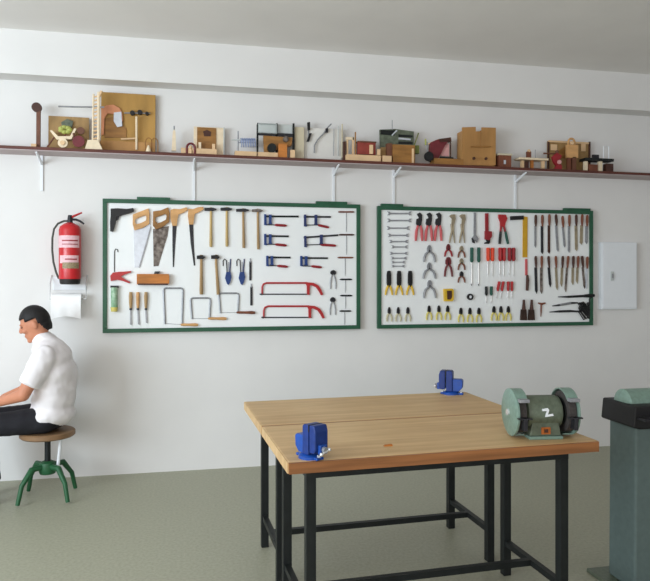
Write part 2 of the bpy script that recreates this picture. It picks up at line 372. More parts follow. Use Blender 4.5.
# hacksaws
for top,dx,lab in [(283,0,'red-framed hacksaw, upper one of the pair'),(306.2,1.6,'red-framed hacksaw, lower one of the pair')]:
    t = board_thing('hacksaw', lab, 'saw', 285+dx,top, 'red hacksaws')
    yb=top+11
    t.bar('frame', RED, [(262+dx,yb),(262.2+dx,top+4),(263.4+dx,top+1.2),(266.4+dx,top),(307+dx,top)], .95)
    t.bar('blade', DARKSTEEL, [(259.6+dx,yb+.2),(310+dx,yb+.2)], .6)
    t.poly('handle', RED, [(304.8+dx,top-1),(313+dx,top-.2),(318+dx,top+2.4),(321+dx,top+7),(322.8+dx,top+11.6),(320.6+dx,top+12.2),(318.4+dx,top+8),(315.6+dx,top+4.2),(310.6+dx,top+2),(309.4+dx,top+2.6),(309.2+dx,yb+.8),(306.8+dx,yb+.8),(306.6+dx,top+3)], 0,.018)
    t.bar('blade_pin', DARKSTEEL, [(261.4+dx,yb-1),(261.4+dx,yb+1.2)], .7, d=.004)
# gimlets
for i,(x0,x1,y,sy,m) in enumerate([(338,354,212,232,BROWNH),(338.6,354,234.8,255,DBROWN),(337.4,353,257.6,276,BROWNH),(339.6,351.8,279.4,293,IRON),(340,352,295.6,309,IRON),(339.4,351,311,325,IRON)]):
    word=['topmost and longest','second from the top','third from the top','fourth from the top','fifth from the top','lowest'][i]
    t = board_thing('gimlet', f'T-handled gimlet by the right frame of the left board, {word} of six', 'gimlet', (x0+x1)/2,y, 'gimlets in a column')
    xm=(x0+x1)/2+.3-i*.2
    t.bar('handle', m, [(x0,y),(x0+2,y),((x0+x1)/2,y),(x1-2,y),(x1,y)], [.5,.9,.8,.9,.5])
    t.bar('shank', STEEL, [(xm,y),(xm,sy-3),(xm,sy)], [.38,.38,.12])

# pliers of every sort
def pliers(lab, group, x,y0,yp,y1, sp, jm, hm, jw=1.6, hr=.9, name='pliers', cat='pliers', crook=0, d=.012, jlab=None):
    t = board_thing(name, lab, cat, x,yp, group)
    for s in (-1,1):
        t.poly('jaw', jm, [(x,y0),(x+s*jw*.55,y0+.6),(x+s*jw,(y0+yp)/2),(x+s*jw,yp),(x+s*jw*.4,yp+1.4),(x-s*jw*.15,yp)], 0,d)
        t.bar('handle', hm, [(x+s*.7,yp+.6),(x+s*sp*.75,yp+(y1-yp)*.3),(x+s*sp,yp+(y1-yp)*.62),(x+s*sp*(1-crook),y1)], [hr*.8,hr,hr,hr*.75])
    c=P(x,yp,BO); t.add('pivot', t.b().disc((c.x,-BO-d-.002,c.z),(0,1,0),.006,.006,12), DARKSTEEL)
    return t
pliers('dark steel pincers right of the upper hacksaw','pincers beside the hacksaws',333,270,273.6,289,2.7,DARKSTEEL,STEEL,2.8,.7,'pincers','pincers',.05)
pliers('dark steel pincers right of the lower hacksaw','pincers beside the hacksaws',332.6,297,300.8,314.8,2.7,DARKSTEEL,STEEL,2.6,.7,'pincers','pincers',.05)

# ================================================================== RIGHT BOARD
wr=[(387,411.4,213.6),(387,411.4,220.6),(386.6,409.4,228.2),(387.6,408.8,235.4),(389,408.2,241.6),(391,408,247),(389.4,407.8,253.4),(390.6,407,258.2),(391,405.4,262.2),(391,405,266.2)]
for i,(x0,x1,y) in enumerate(wr):
    word=['top and longest','second from the top','third from the top','fourth from the top','fifth from the top','sixth from the top','seventh from the top','eighth from the top','ninth from the top','bottom and smallest'][i]
    t = board_thing('spanner', f'chrome open-ended spanner lying flat, {word} in the stack of ten', 'spanner', (x0+x1)/2,y, 'spanners stacked at upper left')
    k=1.25-.05*i
    def jawp(xe,s): return [(xe+s*3.2,y-.5*k),(xe+s*2.2,y-1.5*k),(xe,y-1.6*k),(xe+s*1.4,y-.5*k),(xe+s*1.4,y+.3*k),(xe,y+1.3*k),(xe+s*2.2,y+1.4*k),(xe+s*3.2,y+.5*k)]
    t.poly('shaft', STEEL, rect(x0+2.6,y-.62*k,x1-2.6,y+.62*k), 0,.007)
    t.poly('jaw', STEEL, jawp(x0,1), 0,.01); t.poly('jaw', STEEL, jawp(x1,-1), 0,.01)
# long red-handled grips
for i,(x,dx) in enumerate([(418.6,1),(428.4,0),(437.8,1)]):
    t = board_thing('water_pump_pliers', f'pliers with long faded red handles, {["leftmost","middle one","rightmost"][i]} of three beside the spanners', 'pliers', x,224, 'long red-handled pliers')
    t.poly('jaw', DARKSTEEL, [(x-2,214),(x+1,212.6),(x+3.2,215),(x+3,220),(x+2.4,225),(x-1,226),(x-2.2,221),(x,217.6)], 0,.013)
    t.poly('jaw', DARKSTEEL, [(x-2.4,219),(x+.4,218.6),(x+2.2,221),(x+2.2,225.6),(x-1.6,227),(x-3,223.5)], .004,.018)
    t.bar('handle', PINKRED, [(x-1.2,225.6),(x-2.6,231),(x-3,236),(x-3.4,241)], [1.1,1.5,1.5,1.1])
    t.bar('handle', PINKRED, [(x+1.6,225.6),(x+2.6,231),(x+2.8,236),(x+3.2,241)], [1.1,1.5,1.5,1.1])
# locking pliers, tan
for i,x in enumerate([452,462]):
    t = board_thing('locking_pliers', f'tan metal locking pliers, {["left","right"][i]} one of the pair left of the adjustable wrench', 'pliers', x,228, 'tan locking pliers')
    t.poly('jaw', TAN, [(x-3,216),(x-.6,214.4),(x+2.6,214.6),(x+3,219),(x+1.6,225),(x-1,226),(x-.4,219)], 0,.015)
    t.bar('handle', TAN, [(x-1,224),(x-.4,231),(x-2,237),(x-3,243)], [1.3,1.2,1,.7])
    t.bar('handle', TAN, [(x+1,224),(x+1,231),(x+1.6,237),(x+2,243)], [1.1,.9,.8,.6])
# adjustable wrench
t = board_thing('adjustable_wrench', 'grey steel adjustable wrench hanging jaw down between tan pliers and red pipe wrench', 'wrench', 474.4,213)
t.poly('handle', STEEL, [(473.6,212.6),(475.6,212.6),(475.8,236),(473.4,236)], 0,.01)
t.poly('fixed_jaw', STEEL, [(473.2,235.6),(476,235.6),(478,239),(476.4,242.6),(475,240),(473.4,240.4),(472,237.6)], 0,.015)
t.poly('sliding_jaw', DARKSTEEL, [(471.4,238),(474,240.2),(474.4,243.4),(472,242.4)], 0,.013)
# pipe wrench
t = board_thing('pipe_wrench', 'red pipe wrench hanging with its black jaw down', 'wrench', 486.4,213)
t.poly('handle', DRED, [(484.8,213.4),(487.8,213.4),(488,231),(485,233)], 0,.014)
t.poly('head', DRED, [(484.4,231),(490.8,231.6),(491,236.4),(488.4,240.4),(484.4,239.4)], 0,.022)
t.poly('jaw', BLACK, [(485.4,239.6),(489.6,239.4),(489.2,242.6),(488,244),(484,243.8),(484.4,242.4),(486.4,241.8)], 0,.018)
# red cutters with dark grips
t = board_thing('cable_cutter', 'red-headed cutter with one black and one green grip beside the pipe wrench', 'cutter', 502,225)
t.poly('head', RED, [(497.8,214.6),(505,214.8),(506.6,218.6),(504.8,223),(504,227),(499.8,227),(499.6,222),(498,218)], 0,.016)
t.bar('arm', DRED, [(500.6,226),(500,232)], 1.2); t.bar('arm', DRED, [(503.4,226),(504.8,232)], 1.2)
t.bar('grip', BLACK, [(500,231.6),(499.4,238),(499,244)], [1.3,1.6,1.4]); t.bar('grip', DGREEN, [(504.8,231.6),(506,238),(507.4,244)], [1.2,1.5,1.3])
# try square
t = board_thing('try_square', 'large try square with black stock and long yellow arm', 'square', 518,218)
t.poly('stock', BLACK, [(509.8,216.4),(522.6,215.8),(522.8,219.6),(510,220.2)], 0,.02)
t.poly('arm', mat('ochre_arm',(206,158,36),.5,var=.08), [(522.6,216.4),(527.2,217),(527,257.4),(522.4,257.4)], 0,.008)
# steel pliers column
for i,(x,y0,y1,sp) in enumerate([(429,245,262,5),(429,262.4,278.6,5.4),(429.4,280,298,5.4)]):
    pliers(f'bare grey steel pliers with spread legs, {["top","middle","bottom"][i]} of three under the red-handled pliers','bare steel pliers in a column',x,y0,y0+6,y1,sp,STEEL,STEEL,2.2,1.3,crook=-.1)
# small red pliers, small brown pliers
pliers('small dark red pliers, upper one of two in their column','small dark red pliers',448,244,249.4,256.6,3.2,MAROON,DRED,2,1.1,crook=-.15)
pliers('dark red pliers with spread black feet, lower one of two in their column','small dark red pliers',448,257,264,276.6,3.3,MAROON,MAROON,2.8,1.2,crook=-.15)
for i,(y0,y1) in enumerate([(245.8,257.6),(258.2,270),(271.2,282.6)]):
    pliers(f'small brown pliers with spread legs, {["top","middle","bottom"][i]} of three left of the green screwdrivers','small brown pliers in a column',461.2,y0,y0+4.6,y1,3,TAN if i<2 else DARKSTEEL,BROWNH,1.8,1.0,crook=-.12)
# snips black and yellow
for i,x in enumerate([388.6,398.8,409.8]):
    t = board_thing('snips', f'snips with long black blades and yellow handles, {["leftmost","middle one","rightmost"][i]} of three below the spanners', 'snips', x,285, 'black and yellow snips')
    for s in (-1,1):
        t.poly('blade', BLACK, [(x,270.8),(x+s*1.4,271),(x+s*2.1,274),(x+s*2.2,283),(x+s*1.4,287),(x-s*.2,287)], 0,.016)
        t.bar('handle', YELLOW, [(x+s*.9,285.6),(x+s*2,288.4),(x+s*3,291.6),(x+s*3.4,295)], [1,1.2,1.1,.8])
# small pliers along the bottom
groups=[([389,398,407.6],'grey-handled','far left bottom',CREAMG,307),([428.8,438.6,447.4],'yellow-handled','under the bottom steel pliers',PALEY,305.4),([460.6,469.6,478.6],'yellow-handled','under the black tape roll',PALEY,307.6),([493.6,500.6,508],'yellow-handled','under the small red screwdrivers',PALEY,306)]
for xs,col,where,m,y0 in groups:
    for i,x in enumerate(xs):
        pliers(f'small {col} pliers, {["leftmost","middle one","rightmost"][i]} of the three {where}','small pliers along the bottom edge',x,y0,y0+6,y0+14.6 if m is not CREAMG else 321.4,2.5,BLACK if m is PALEY else DARKSTEEL,m,1.5,1.0,name='small_pliers',crook=.12)
# tape measure, tape roll
t = board_thing('tape_measure', 'yellow tape measure with a dark brown centre below the dark red pliers', 'tape measure', 447.6,300)
t.poly('case', YELLOW, [(443,289),(451,288.6),(452.4,290),(452.4,299.6),(451,301.2),(443.6,301.2)], 0,.03)
t.poly('side_plate', DBROWN, [(445.6,290.6),(450.4,290.6),(450.4,297),(449,299.4),(445.8,299.4)], .03,.034)
t = board_thing('tape_roll', 'small black roll with a white middle left of the black and green screwdrivers', 'tape roll', 469.6,297)
c=P(469.6,296.8,BO)
t.add('roll', t.b().ringprism([(c.x+.027*math.cos(a),c.z+.027*math.sin(a)) for a in [k*PI/10 for k in range(20)]],[(c.x+.013*math.cos(a),c.z+.013*math.sin(a)) for a in [k*PI/10 for k in range(20)]],-BO,-BO-.02), BLACK)
t.add('core', t.b().disc((c.x,-BO-.008,c.z),(0,1,0),.013,.016,16), WPAINT)
# screwdrivers
def driver(lab, group, x,y0,y1,y2, hm, r=1.5, sm=CHROME, dx=0, tip=None):
    t = board_thing('screwdriver', lab, 'screwdriver', x,y0, group)
    t.bar('handle', hm, [(x,y0),(x,y0+1.2),(x+dx*.3,(y0+y1)/2),(x+dx*.5,y1-2),(x+dx*.5,y1)], [r*.8,r,r*.92,r,r*.6], d=.001)
    t.bar('shaft', sm, [(x+dx*.5,y1-.5),(x+dx,y2-1.5)], .45, d=.006)
    t.bar('tip', tip or sm, [(x+dx,y2-1.8),(x+dx,y2)], [.55,.35], d=.006)
driver('long screwdriver with green grip, left of the pair','green-handled screwdrivers',471,247.6,262.4,285.6,DGREEN,1.9,tip=DARKSTEEL)
driver('long screwdriver with green grip, right of the pair','green-handled screwdrivers',478,247.6,262.4,285.6,DGREEN,1.9,tip=DARKSTEEL)
for i,(x,m) in enumerate([(487.2,ORED),(491.6,ORED),(499.2,RED),(503,RED),(508.6,DRED),(512.6,DRED)]):
    word=['orange-red, first from the left','orange-red, second from the left','bright red, third from the left','bright red, fourth from the left','dark red, fifth from the left','dark red, rightmost by the yellow arm'][i]
    driver(f'long red-handled screwdriver, {word}, in the row of six','red-handled screwdrivers',x,247.8,261.2,275.4+(i%2),m,2.1)
driver('short screwdriver with black-green grip, left of the pair by the tape roll','short dark screwdrivers',485.6,286.4,295.6,303,DGREEN if False else IRON,1.6)
driver('short screwdriver with black-green grip, right of the pair by the tape roll','short dark screwdrivers',490.6,286.4,295.6,303,DGREEN,1.6)
for i,(x,m,dx) in enumerate([(498.4,RED,-2.6),(502.6,RED,-2.6),(507.6,RED,-.4),(511.2,RED,0)]):
    word=['tilted, leftmost','tilted, second','upright, third','upright, rightmost'][i]
    driver(f'short red-handled screwdriver, {word} of the four in the lower cluster','short red screwdrivers',x,281.4,291,298.4,m,1.6,dx=dx)
# awl under the square
t = board_thing('marking_knife', 'thin reddish marking knife with dark brown handle under the try square', 'knife', 526,260)
t.poly('blade', PINKRED, [(525,259),(527,259),(527.2,275.4),(525,275.4)], 0,.008)
t.bar('handle', DBROWN, [(526.4,275),(526.8,280),(526.2,290.6)], [1.2,1.8,1.5])
# files and rasps, two rows
r1=[(535,535,215,247.6),(541.6,541.8,215,254),(548.6,548.6,214.4,253.6),(555.2,557.4,214.4,251.6),(561.8,564.2,216,247.4),(568.6,568.6,215,252.6),(575.4,576,214.6,251),(581.4,580.8,214.4,244.6),(586.4,586,215,244)]
for i,(x,xb,y0,y1) in enumerate(r1):
    t = board_thing('metal_file', f'brown-handled file, {nth(i,9)} of nine in the upper row by the right frame' if i in (0,8) else f'brown-handled file, {nth(i,9)} from left of nine in the upper row', 'file', x,y0, 'files in the upper row')
    t.bar('handle', BROWNH if i%3 else DBROWN, [(x,y0),(x,y0+2),(x+(xb-x)*.2,y0+7),(x+(xb-x)*.3,y0+11.5)], [.9,1.5,1.5,.8], d=.001)
    w=[.9,1.1,1.1,1,.9,1,1.2,1.3,1.2][i]
    t.poly('blade', [STEEL,DARKSTEEL,DBROWN,STEEL,STEEL,STEEL,TAN,TAN,STEEL][i], [(x+(xb-x)*.3-w,y0+11),(x+(xb-x)*.3+w,y0+11),(xb+w,y1-2),(xb+.3,y1),(xb-w,y1-2)], .001,.009)
r2=[(535,536,256,293.6),(541,541,256,293.6),(547.8,549.8,256,287),(555,556.6,256,290),(562,561,256,286.6),(567.4,565.2,256,292),(572.6,572.2,256,285),(577.4,576.6,256,283.6),(581.4,584,256,288.6),(586.6,585.8,256.6,289)]
for i,(x,xb,y0,y1) in enumerate(r2):
    t = board_thing('rasp', f'brown-handled rasp, {nth(i,10)} of ten in the lower row' if i in (0,9) else f'brown-handled rasp, {nth(i,10)} from left of ten in the lower row', 'rasp', x,y0, 'rasps in the lower row')
    t.bar('handle', BROWNH if i%2 else DBROWN, [(x,y0),(x,y0+2),(x+(xb-x)*.2,y0+7),(x+(xb-x)*.35,y0+12)], [.9,1.5,1.4,.8], d=.001)
    w=[1.2,1.2,1.1,1,1,.9,1,1,.9,.8][i]
    t.poly('blade', [DARKSTEEL,RUSTY,DARKSTEEL,TAN,TAN,RUSTY,TAN,TAN,RUSTY,PALESTEEL][i], [(x+(xb-x)*.35-w,y0+11.5),(x+(xb-x)*.35+w,y0+11.5),(xb+w,y1-3),(xb+.3,y1),(xb-w,y1-3)], .001,.009)
# dark brown brushes
for i,x in enumerate([522.8,530.6]):
    t = board_thing('hand_brush', f'dark brown bottle-shaped brush, {["left","right"][i]} one of the pair at the bottom', 'brush', x,300, 'dark brown brushes')
    t.bar('handle', DBROWN, [(x,299.6),(x,304),(x,309.6)], [1.2,1.5,2.2])
    t.poly('bristles', mat('dark_bristles',(58,42,34),.9,var=.4,scale=150,stretch=(1,1,.1)) if i==0 else MATS['dark_bristles'], [(x-2.3,309.4),(x+2.3,309.4),(x+3,320),(x-3,320)], 0,.025)
t = board_thing('small_gimlet', 'small brown T-shaped gimlet right of the dark brown brushes', 'gimlet', 540.6,304)
t.bar('handle', BROWNH, [(537.6,303),(541,304),(544.6,303)], [.8,1.3,.8])
t.bar('shank', BROWNH, [(540.8,304),(540.6,312),(540.4,316.6)], [.9,.8,.4])
# soldering irons
for (a,b_,c_,d_,e,lab) in [((557.4,296.8),(567,296.8),(582,296),(593,295.4),0,'black soldering iron with thick black grip, topmost of three'),((551.6,306),(559,305),(570,303),(577,302.8),1,'grey soldering iron slightly tilted, middle one of three'),((549,312),(558,311.4),(570,311),(580,311.6),2,'dark soldering iron, lowest of three above the bottom frame')]:
    t = board_thing('soldering_iron', lab, 'soldering iron', a[0],a[1], 'soldering irons in the lower right corner')
    t.bar('tip', DARKSTEEL, [a,b_], [.4,1.1]); t.bar('barrel', [BLACK,STEEL,DARKSTEEL][e], [b_,c_], [1.2,1.3])
    t.bar('grip', BLACK, [c_,((c_[0]+d_[0])/2,(c_[1]+d_[1])/2),d_] if e==0 else [c_,d_], [1.4,2,1.6] if e==0 else [1.2,.8])
    random.seed(20+e); pts=[d_]
    x,y=d_; tx,ty=[(588,314),(586,312),(584,315)][e]
    for k in range(34):
        ph=k*.95+e
        f=min(1,k/6)
        pts.append(((1-f)*x+f*(tx+7.5*math.cos(ph)*(.55+.45*random.random())), (1-f)*y+f*(ty-3+8.5*math.sin(ph*1.1)*(.55+.45*random.random()))))
    w=[P(px,py,BO) for px,py in pts]
    for k,p in enumerate(w): p.x=min(p.x,RB[1]-.038) if k>1 else p.x; p.z=max(p.z,RB[2]+.045); p.y-=.006+.012*random.random()
    t.add('power_cord', t.b().tube(w,.005,6), BLACK, smooth=True)

# ================================================================== SHELF MODELS
KS=.0055; XP=-.55          # the long shelf hangs a little lower towards the right
def PS(px,py,q=0.0):
    w=P(px,py,q); w.z+=KS*(w.x-XP); return w
class S_T(T):        # stands on the shelf
    def __init__(s, name, label, px, q=.1, cat='model', group='pupils\' models on the long shelf'):
        w=PS(px,150,q); super().__init__(name,label,cat,(w.x,-q,ST),group,q); s.e.location.z=ST-KS*(w.x-XP); s.e.rotation_euler=(0,math.atan(KS),0)
    def px(s, pts): return [(lambda w:(w.x,w.z))(PS(x,y,s.q)) for x,y in pts]
    def bx(s, name, m, x0,x1,yt, q0=None,q1=None, yb=None, label=None, bevel=.001):
        q0=s.q-.012 if q0 is None else q0; q1=s.q+.012 if q1 is None else q1
        a=PS(x0,yt,s.q); b=PS(x1,yt,s.q); zt=(a.z+b.z)/2; zb=ST if yb is None else PS((x0+x1)/2,yb,s.q).z
        return s.add(name, s.b().box(a.x,b.x,-q1,-q0,min(zb,zt-.002),zt), m, None, label, bevel)
    def rod(s, name, m, pts, r, dq=0, label=None):
        w=[PS(x,y,s.q) for x,y in pts]
        for p in w: p.y-=dq; p.z=max(p.z,ST+r)
        return s.add(name, s.b().tube(w,r,8), m, None, label, smooth=True)
    def wheel(s, name, m, x,y, r, dq=.02, w=.012, label=None, axis=(0,1,0)):
        c=PS(x,y,s.q); c.y-=dq; c.z=max(c.z,ST+r)
        return s.add(name, s.b().disc(c,axis,r,w,24), m, None, label, smooth=True)
    def ply(s, name, m, pts, q0, q1, label=None):
        w=[(p[0],max(p[1],ST)) for p in s.px(pts)]
        return s.add(name, s.b().prism(w,-q1,-q0), m, None, label)

t=S_T('wooden_post_model','reddish brown post with a rounded head at the left end of the shelf',37,.12)
t.bx('post',TERRA,36.4,40.4,108); t.wheel('head',DBROWN,36.6,107.5,.034,0,.03); t.bx('foot',PINE,32.5,37.5,145,.13,.17)
t=S_T('winch_cart_model','model cart with cream hull and dark wheel against a dull plywood board',66,.12)
t.bx('back_board',PLYD,46.6,87.6,114.8,.05,.062)
t.ply('hull',PINEP,[(50.4,131.4),(52.6,131),(58.6,137),(70.6,137),(74.8,129),(77,129.6),(72,140),(57.4,140.4)],.09,.15)
t.wheel('front_wheel',PINEP,64,144.4,.034,.05); t.wheel('hub',PINE,64,144.4,.016,.06,.014)
t.wheel('dark_wheel',MAROON,79.4,142.6,.042,.04); t.wheel('dark_wheel',TERRA,81.4,131.6,.026,.03,label='smaller upper wheel')
b=t.b()
for k in range(7):
    a=k*2*PI/7; c=PS(65.4,130,.12); b.ball((c.x+.03*math.cos(a),-.13,c.z+.018*math.sin(a)),(.022,.018,.016),10)
t.add('flower',b,YGREEN,smooth=True); t.rod('stem',MAROON,[(65,137),(65.4,130)],.005)
t.ply('wing',GREYG,[(60,121),(66,117.6),(72,120),(71,126),(61,127)],.075,.082)
t.rod('axle_strut',TERRA,[(48,148),(55,138)],.006,.03); t.rod('axle_strut',TERRA,[(76,147),(74,134)],.007,.03)
t=S_T('crane_model','tall pale ladder-like crane tower with a long thin grey jib',96,.15)
t.rod('mast_post',PINEP,[(92.6,142),(93.2,94)],.007); t.rod('mast_post',PINEP,[(98.6,142),(98.4,92)],.011)
b=t.b()
for k in range(12):
    y=97+k*3.8; b.tube([PS(92.8,y,.15),PS(98.6,y-1,.15)],.006,6)
t.add('rungs',b,PINE)
t.ply('base',PINEP,[(88.4,141),(98.6,141),(103,150.4),(85.6,150.4)],.11,.19)
t.rod('jib',STEEL,[(58,106.4),(75,106.8),(104,107.2)],.006); t.rod('mast_cap',PINE,[(98.6,97),(101.4,91)],.01)
t=S_T('pulley_board_model','large ochre plywood board with copper arc and black pulleys',127,.07)
t.bx('board',PLY,100.4,155,92.6,.03,.046)
t.bx('lower_ledge',PLYO,99.8,155,141.6,.046,.075)
t.ply('copper_arc',COPPER,[(101,108),(106,105),(113,104.4),(119,107.6),(122,113),(122.6,121),(117,120.6),(116,114),(113,113.6),(107,113),(104,118),(103.6,134),(101,135)],.046,.062)
t.ply('brown_plate',OLDWOOD,[(104,118),(114,116),(122,124),(126,128),(126,137),(104,137)],.046,.052)
t.ply('tin_plate',PALESTEEL,[(113.6,112.4),(121,111.6),(122,126),(117,127),(113.4,121)],.062,.068)
for x,y in ((132.2,112.8),(139.6,112.2),(146.8,113.4)): t.wheel('pulley',BLACK,x,y,.018 if x<145 else .013,-.01,.03)
t.rod('shaft',STEEL,[(124,112.6),(150,113)],.005,-.01)
t.rod('prop_stick',PINEP,[(136.4,117),(136.6,150)],.008,.01); t.rod('cross_stick',PINE,[(121,139.4),(137,138.6)],.007,.01)
t=S_T('wire_swing_model','small wire frame with a cream cone at the corner of the large ochre board',152,.16)
b=t.b()
for x in (148.6,154.6): 
    pts=[]
    for k in range(13):
        a=PI*k/12; p=PS(x,150,.16); pts.append((p.x-.024*math.cos(a),-.16,ST+.075+.035*math.sin(a)))
    b.tube([(pts[0][0],-.16,ST)]+pts+[(pts[-1][0],-.16,ST)],.0035,6)
t.add('hoops',b,OLDWOOD)
c=PS(148.6,150,.16); t.add('cone',t.b().tube([(c.x,-.18,ST),(c.x,-.18,ST+.05)],[.022,.006],16),PINEP,smooth=True)
t=S_T('tower_model','thin pale pointed tower with a grey tip standing alone',174,.1)
t.ply('tower',PINEP,[(171.6,151),(172.6,132),(174,129.6),(175.4,132),(176.2,151)],.09,.115); t.rod('tip',STEEL,[(174,131),(174,126)],.006)
t=S_T('arch_model','small maroon arch around a pale figure',191,.13)
pts=[]; c=PS(190.8,152,.13)
for k in range(17):
    a=PI*k/16; pts.append((c.x-.03*math.cos(a),-.13,ST+.055+.034*math.sin(a)))
t.add('arch',t.b().tube([(pts[0][0],-.13,ST)]+pts+[(pts[-1][0],-.13,ST)],.0085,8),MAROON,smooth=True)
t.add('figure',t.b().tube([(c.x,-.13,ST),(c.x,-.13,ST+.04),(c.x,-.13,ST+.05)],[.016,.01,.008],12).ball((c.x,-.13,ST+.062),.013,12),PINE,smooth=True)
t=S_T('display_panel_model','cream board with a square dark brown picture and little blocks on a plank',208,.08)
t.bx('board',PINEP,193.6,223.4,126.6,.05,.06); t.bx('picture',OLDWOOD,197,216,127.2,.06,.068,149,label='dark brown square panel')
t.ply('emblem',DBROWN,[(203,131),(207,129.6),(211,131.6),(210.6,136),(204,136)],.068,.072)
t.bx('block',PINEP,198.4,201,143,.09,.11); t.bx('block',PINE,212,215,144.6,.09,.11); t.bx('plank',PINE,181,216.4,149.6,.07,.13)
t.bx('edge_strip',GREYC,223.4,224.6,126.6,.05,.06)
t=S_T('coil_model','pale spring coil between a thin post and a plank base left of the acrylic case',252,.12)
t.bx('plank',PINE,234.6,256,152.4,.08,.17); t.rod('post',STEEL,[(238,153),(238,131)],.005); t.rod('arm',GREYC,[(231.6,140),(242,139.8)],.006)
pts=[]
for k in range(90):
    a=k*2*PI/10; p=PS(240.4+k*.17,142.6,.12); pts.append((p.x,-.12+.03*math.cos(a),p.z+.034*math.sin(a)))
t.add('coil',t.b().tube(pts,.0035,6),LBLUE,smooth=True); t.rod('coil_axle',STEEL,[(238,142.6),(256,142.8)],.003)
t=S_T('acrylic_case_model','clear acrylic case and grey panel on dark legs with an orange block',276,.11)
t.bx('clear_case',GLASS,257.6,276.4,124.2,.07,.14,134); t.bx('grey_panel',GREYC,278,292.6,124,.08,.09,135)
for x in (257.4,276.6,293.4): t.bx('leg',IRON,x-.9,x+.9,123.4 if x>258 else 124.4,.1,.115)
t.bx('cross_beam',DARKSTEEL,257,293.6,133,.1,.115,136); t.bx('cross_beam',DARKSTEEL,257,277,123.4,.1,.115,124.8)
t.ply('brown_gearbox',OLDWOOD,[(263,136),(276,137),(292,138),(291,146),(277,150),(268,154),(264,154)],.09,.13)
t.wheel('drum',IRON,271,149,.034,.04,.04); t.bx('orange_block',ORANGEWOOD,277.4,286,145,.12,.17,label='orange wooden block'); t.bx('pine_block',PINE,289.4,294,151,.12,.16)
t.wheel('drum',RUSTY,285,140,.022,.03,.03); t.bx('plank',PINE,257,277,153.4,.08,.16)
t=S_T('beige_panel','plain beige card panel beside the acrylic case',299,.07,'panel'); t.bx('card',BEIGE,294.6,303.6,127.6,.05,.09)
t=S_T('lever_board_model','white board with two black levers and curved grey wires',322,.07)
t.bx('board',WCARD,304,341.6,128,.05,.058)
t.ply('black_lever',BLACK,[(307,122.6),(309.6,122.2),(309.8,130),(307.6,130.6)],.058,.08); t.ply('black_lever',BLACK,[(309,133.6),(311.4,133.2),(308.8,141.6),(306.6,141.4)],.058,.08)
t.rod('lever_arm',STEEL,[(308.4,124),(308.4,140)],.0045,-.005)
t.rod('curved_wire',STEEL,[(314,153),(314.4,145),(318,139),(323,134),(327,128),(331,124)],.005,.005); t.bx('wire_clip',DARKSTEEL,325.2,327.6,128.6,.058,.085,132.6)
t.rod('thin_rod',STEEL,[(333.4,156),(333.6,129)],.003,.005); t.rod('thin_rod',GREYC,[(338,156),(338,126)],.004,.005); t.rod('corner_post',BEIGE,[(342,158),(342,124)],.006,0)
t=S_T('workshop_model','little red box and pine gate on a long pine plank',364,.12)
t.bx('plank',PINE,345,379,156,.07,.17); t.bx('dark_post',DBROWN,343,345.6,141.6,.1,.13)
t.bx('gate_post',PINE,346.6,348.2,140,.1,.12); t.bx('gate_post',PINE,352.4,354,137,.1,.12); t.bx('gate_beam',PINEP,346,355,137,.1,.12,139.8)
t.rod('pole',OLDWOOD,[(355.4,156),(355.2,132)],.006); t.bx('red_box',mat('brick_red',(146,62,52),.5,var=.2),357,374.6,143,.1,.15,155,label='red box'); t.bx('lid',TERRA,356.6,375,142,.095,.155,143.4)
t.bx('pine_block',PINE,368,371.4,146,.155,.17,155); t.bx('pine_block',PINE,376,379,150,.13,.16,156)
t=S_T('machine_model','dark green-grey panelled machine with an antenna on a wooden stand',398,.11)
t.ply('dark_panel',GREYG,[(380.4,129),(396,128.4),(414.4,131),(414.6,146),(400,148),(381,147)],.07,.09)
t.ply('black_grid',IRON,[(381,129.6),(396,130),(395,135),(381,134)],.09,.096); t.ply('metal_strip',PALESTEEL,[(399,137.2),(411,138.4),(411,140),(399,139)],.09,.1)
t.ply('black_slot',IRON,[(399,134),(413,135),(413,137),(399,136.4)],.09,.096); t.ply('black_slot',IRON,[(399,141),(413,141.6),(413,144),(399,143.4)],.09,.096)
t.rod('antenna',STEEL,[(392,130),(392,120)],.003); t.rod('lever',PALESTEEL,[(391,136),(396,131)],.006,.02)
t.bx('stand',OLDWOOD,391,413,146,.08,.16); t.bx('stand_leg',TERRA,386,391,144,.09,.14); t.bx('side_block',OLIVE,412,418,146,.1,.14,154); t.bx('shaft_block',PINE,409.6,411.4,150,.16,.175)
t.ply('left_brace',PLYD,[(381,147),(386,147),(392,160),(380.6,160)],.08,.1)
t.bx('foot_plank',PINE,380.6,389.4,157,.09,.17); t.rod('reed',OLIVE,[(414,146),(418.4,133)],.005)
t=S_T('loom_model','dark red and black model with pink panel and black wheels',437,.12)
t.bx('plank',OLDWOOD,432,461,159.6,.07,.17)
t.wheel('black_wheel',BLACK,427,157.2,.038,.04,.02); t.wheel('black_wheel',BLACK,432.4,157.4,.034,-.03,.02)
t.ply('red_body',MAROON,[(429.6,143),(436,140),(446,138.4),(449,140),(444,146),(440,154),(437,160),(429,157)],.1,.14)
t.ply('top_canopy',DBROWN,[(438,139.6),(449.4,138),(450,142),(439,142.6)],.09,.15); t.bx('pink_panel',PINK,441,449,143.4,.11,.12,156,label='pink panel')
t.rod('frame_post',STEEL,[(427,158),(427,142)],.005); t.rod('frame_post',DBROWN,[(450.4,160),(450.4,139)],.006); t.rod('frame_beam',PINE,[(428,144),(439,139.6)],.006)
t.rod('green_tip',YGREEN,[(425.6,145),(425.4,139)],.007)
t.bx('dark_foot',IRON,439,452,157.6,.13,.15)
t=S_T('notched_box','tall ochre wooden box with a notch in its top edge',478,.15,'box')
t.ply('front',PLYO,[(461.6,127.6),(475,127.2),(475,131.6),(481,131.6),(481,127.6),(495,128),(495,165.4),(461.4,165.4)],.15,.162)
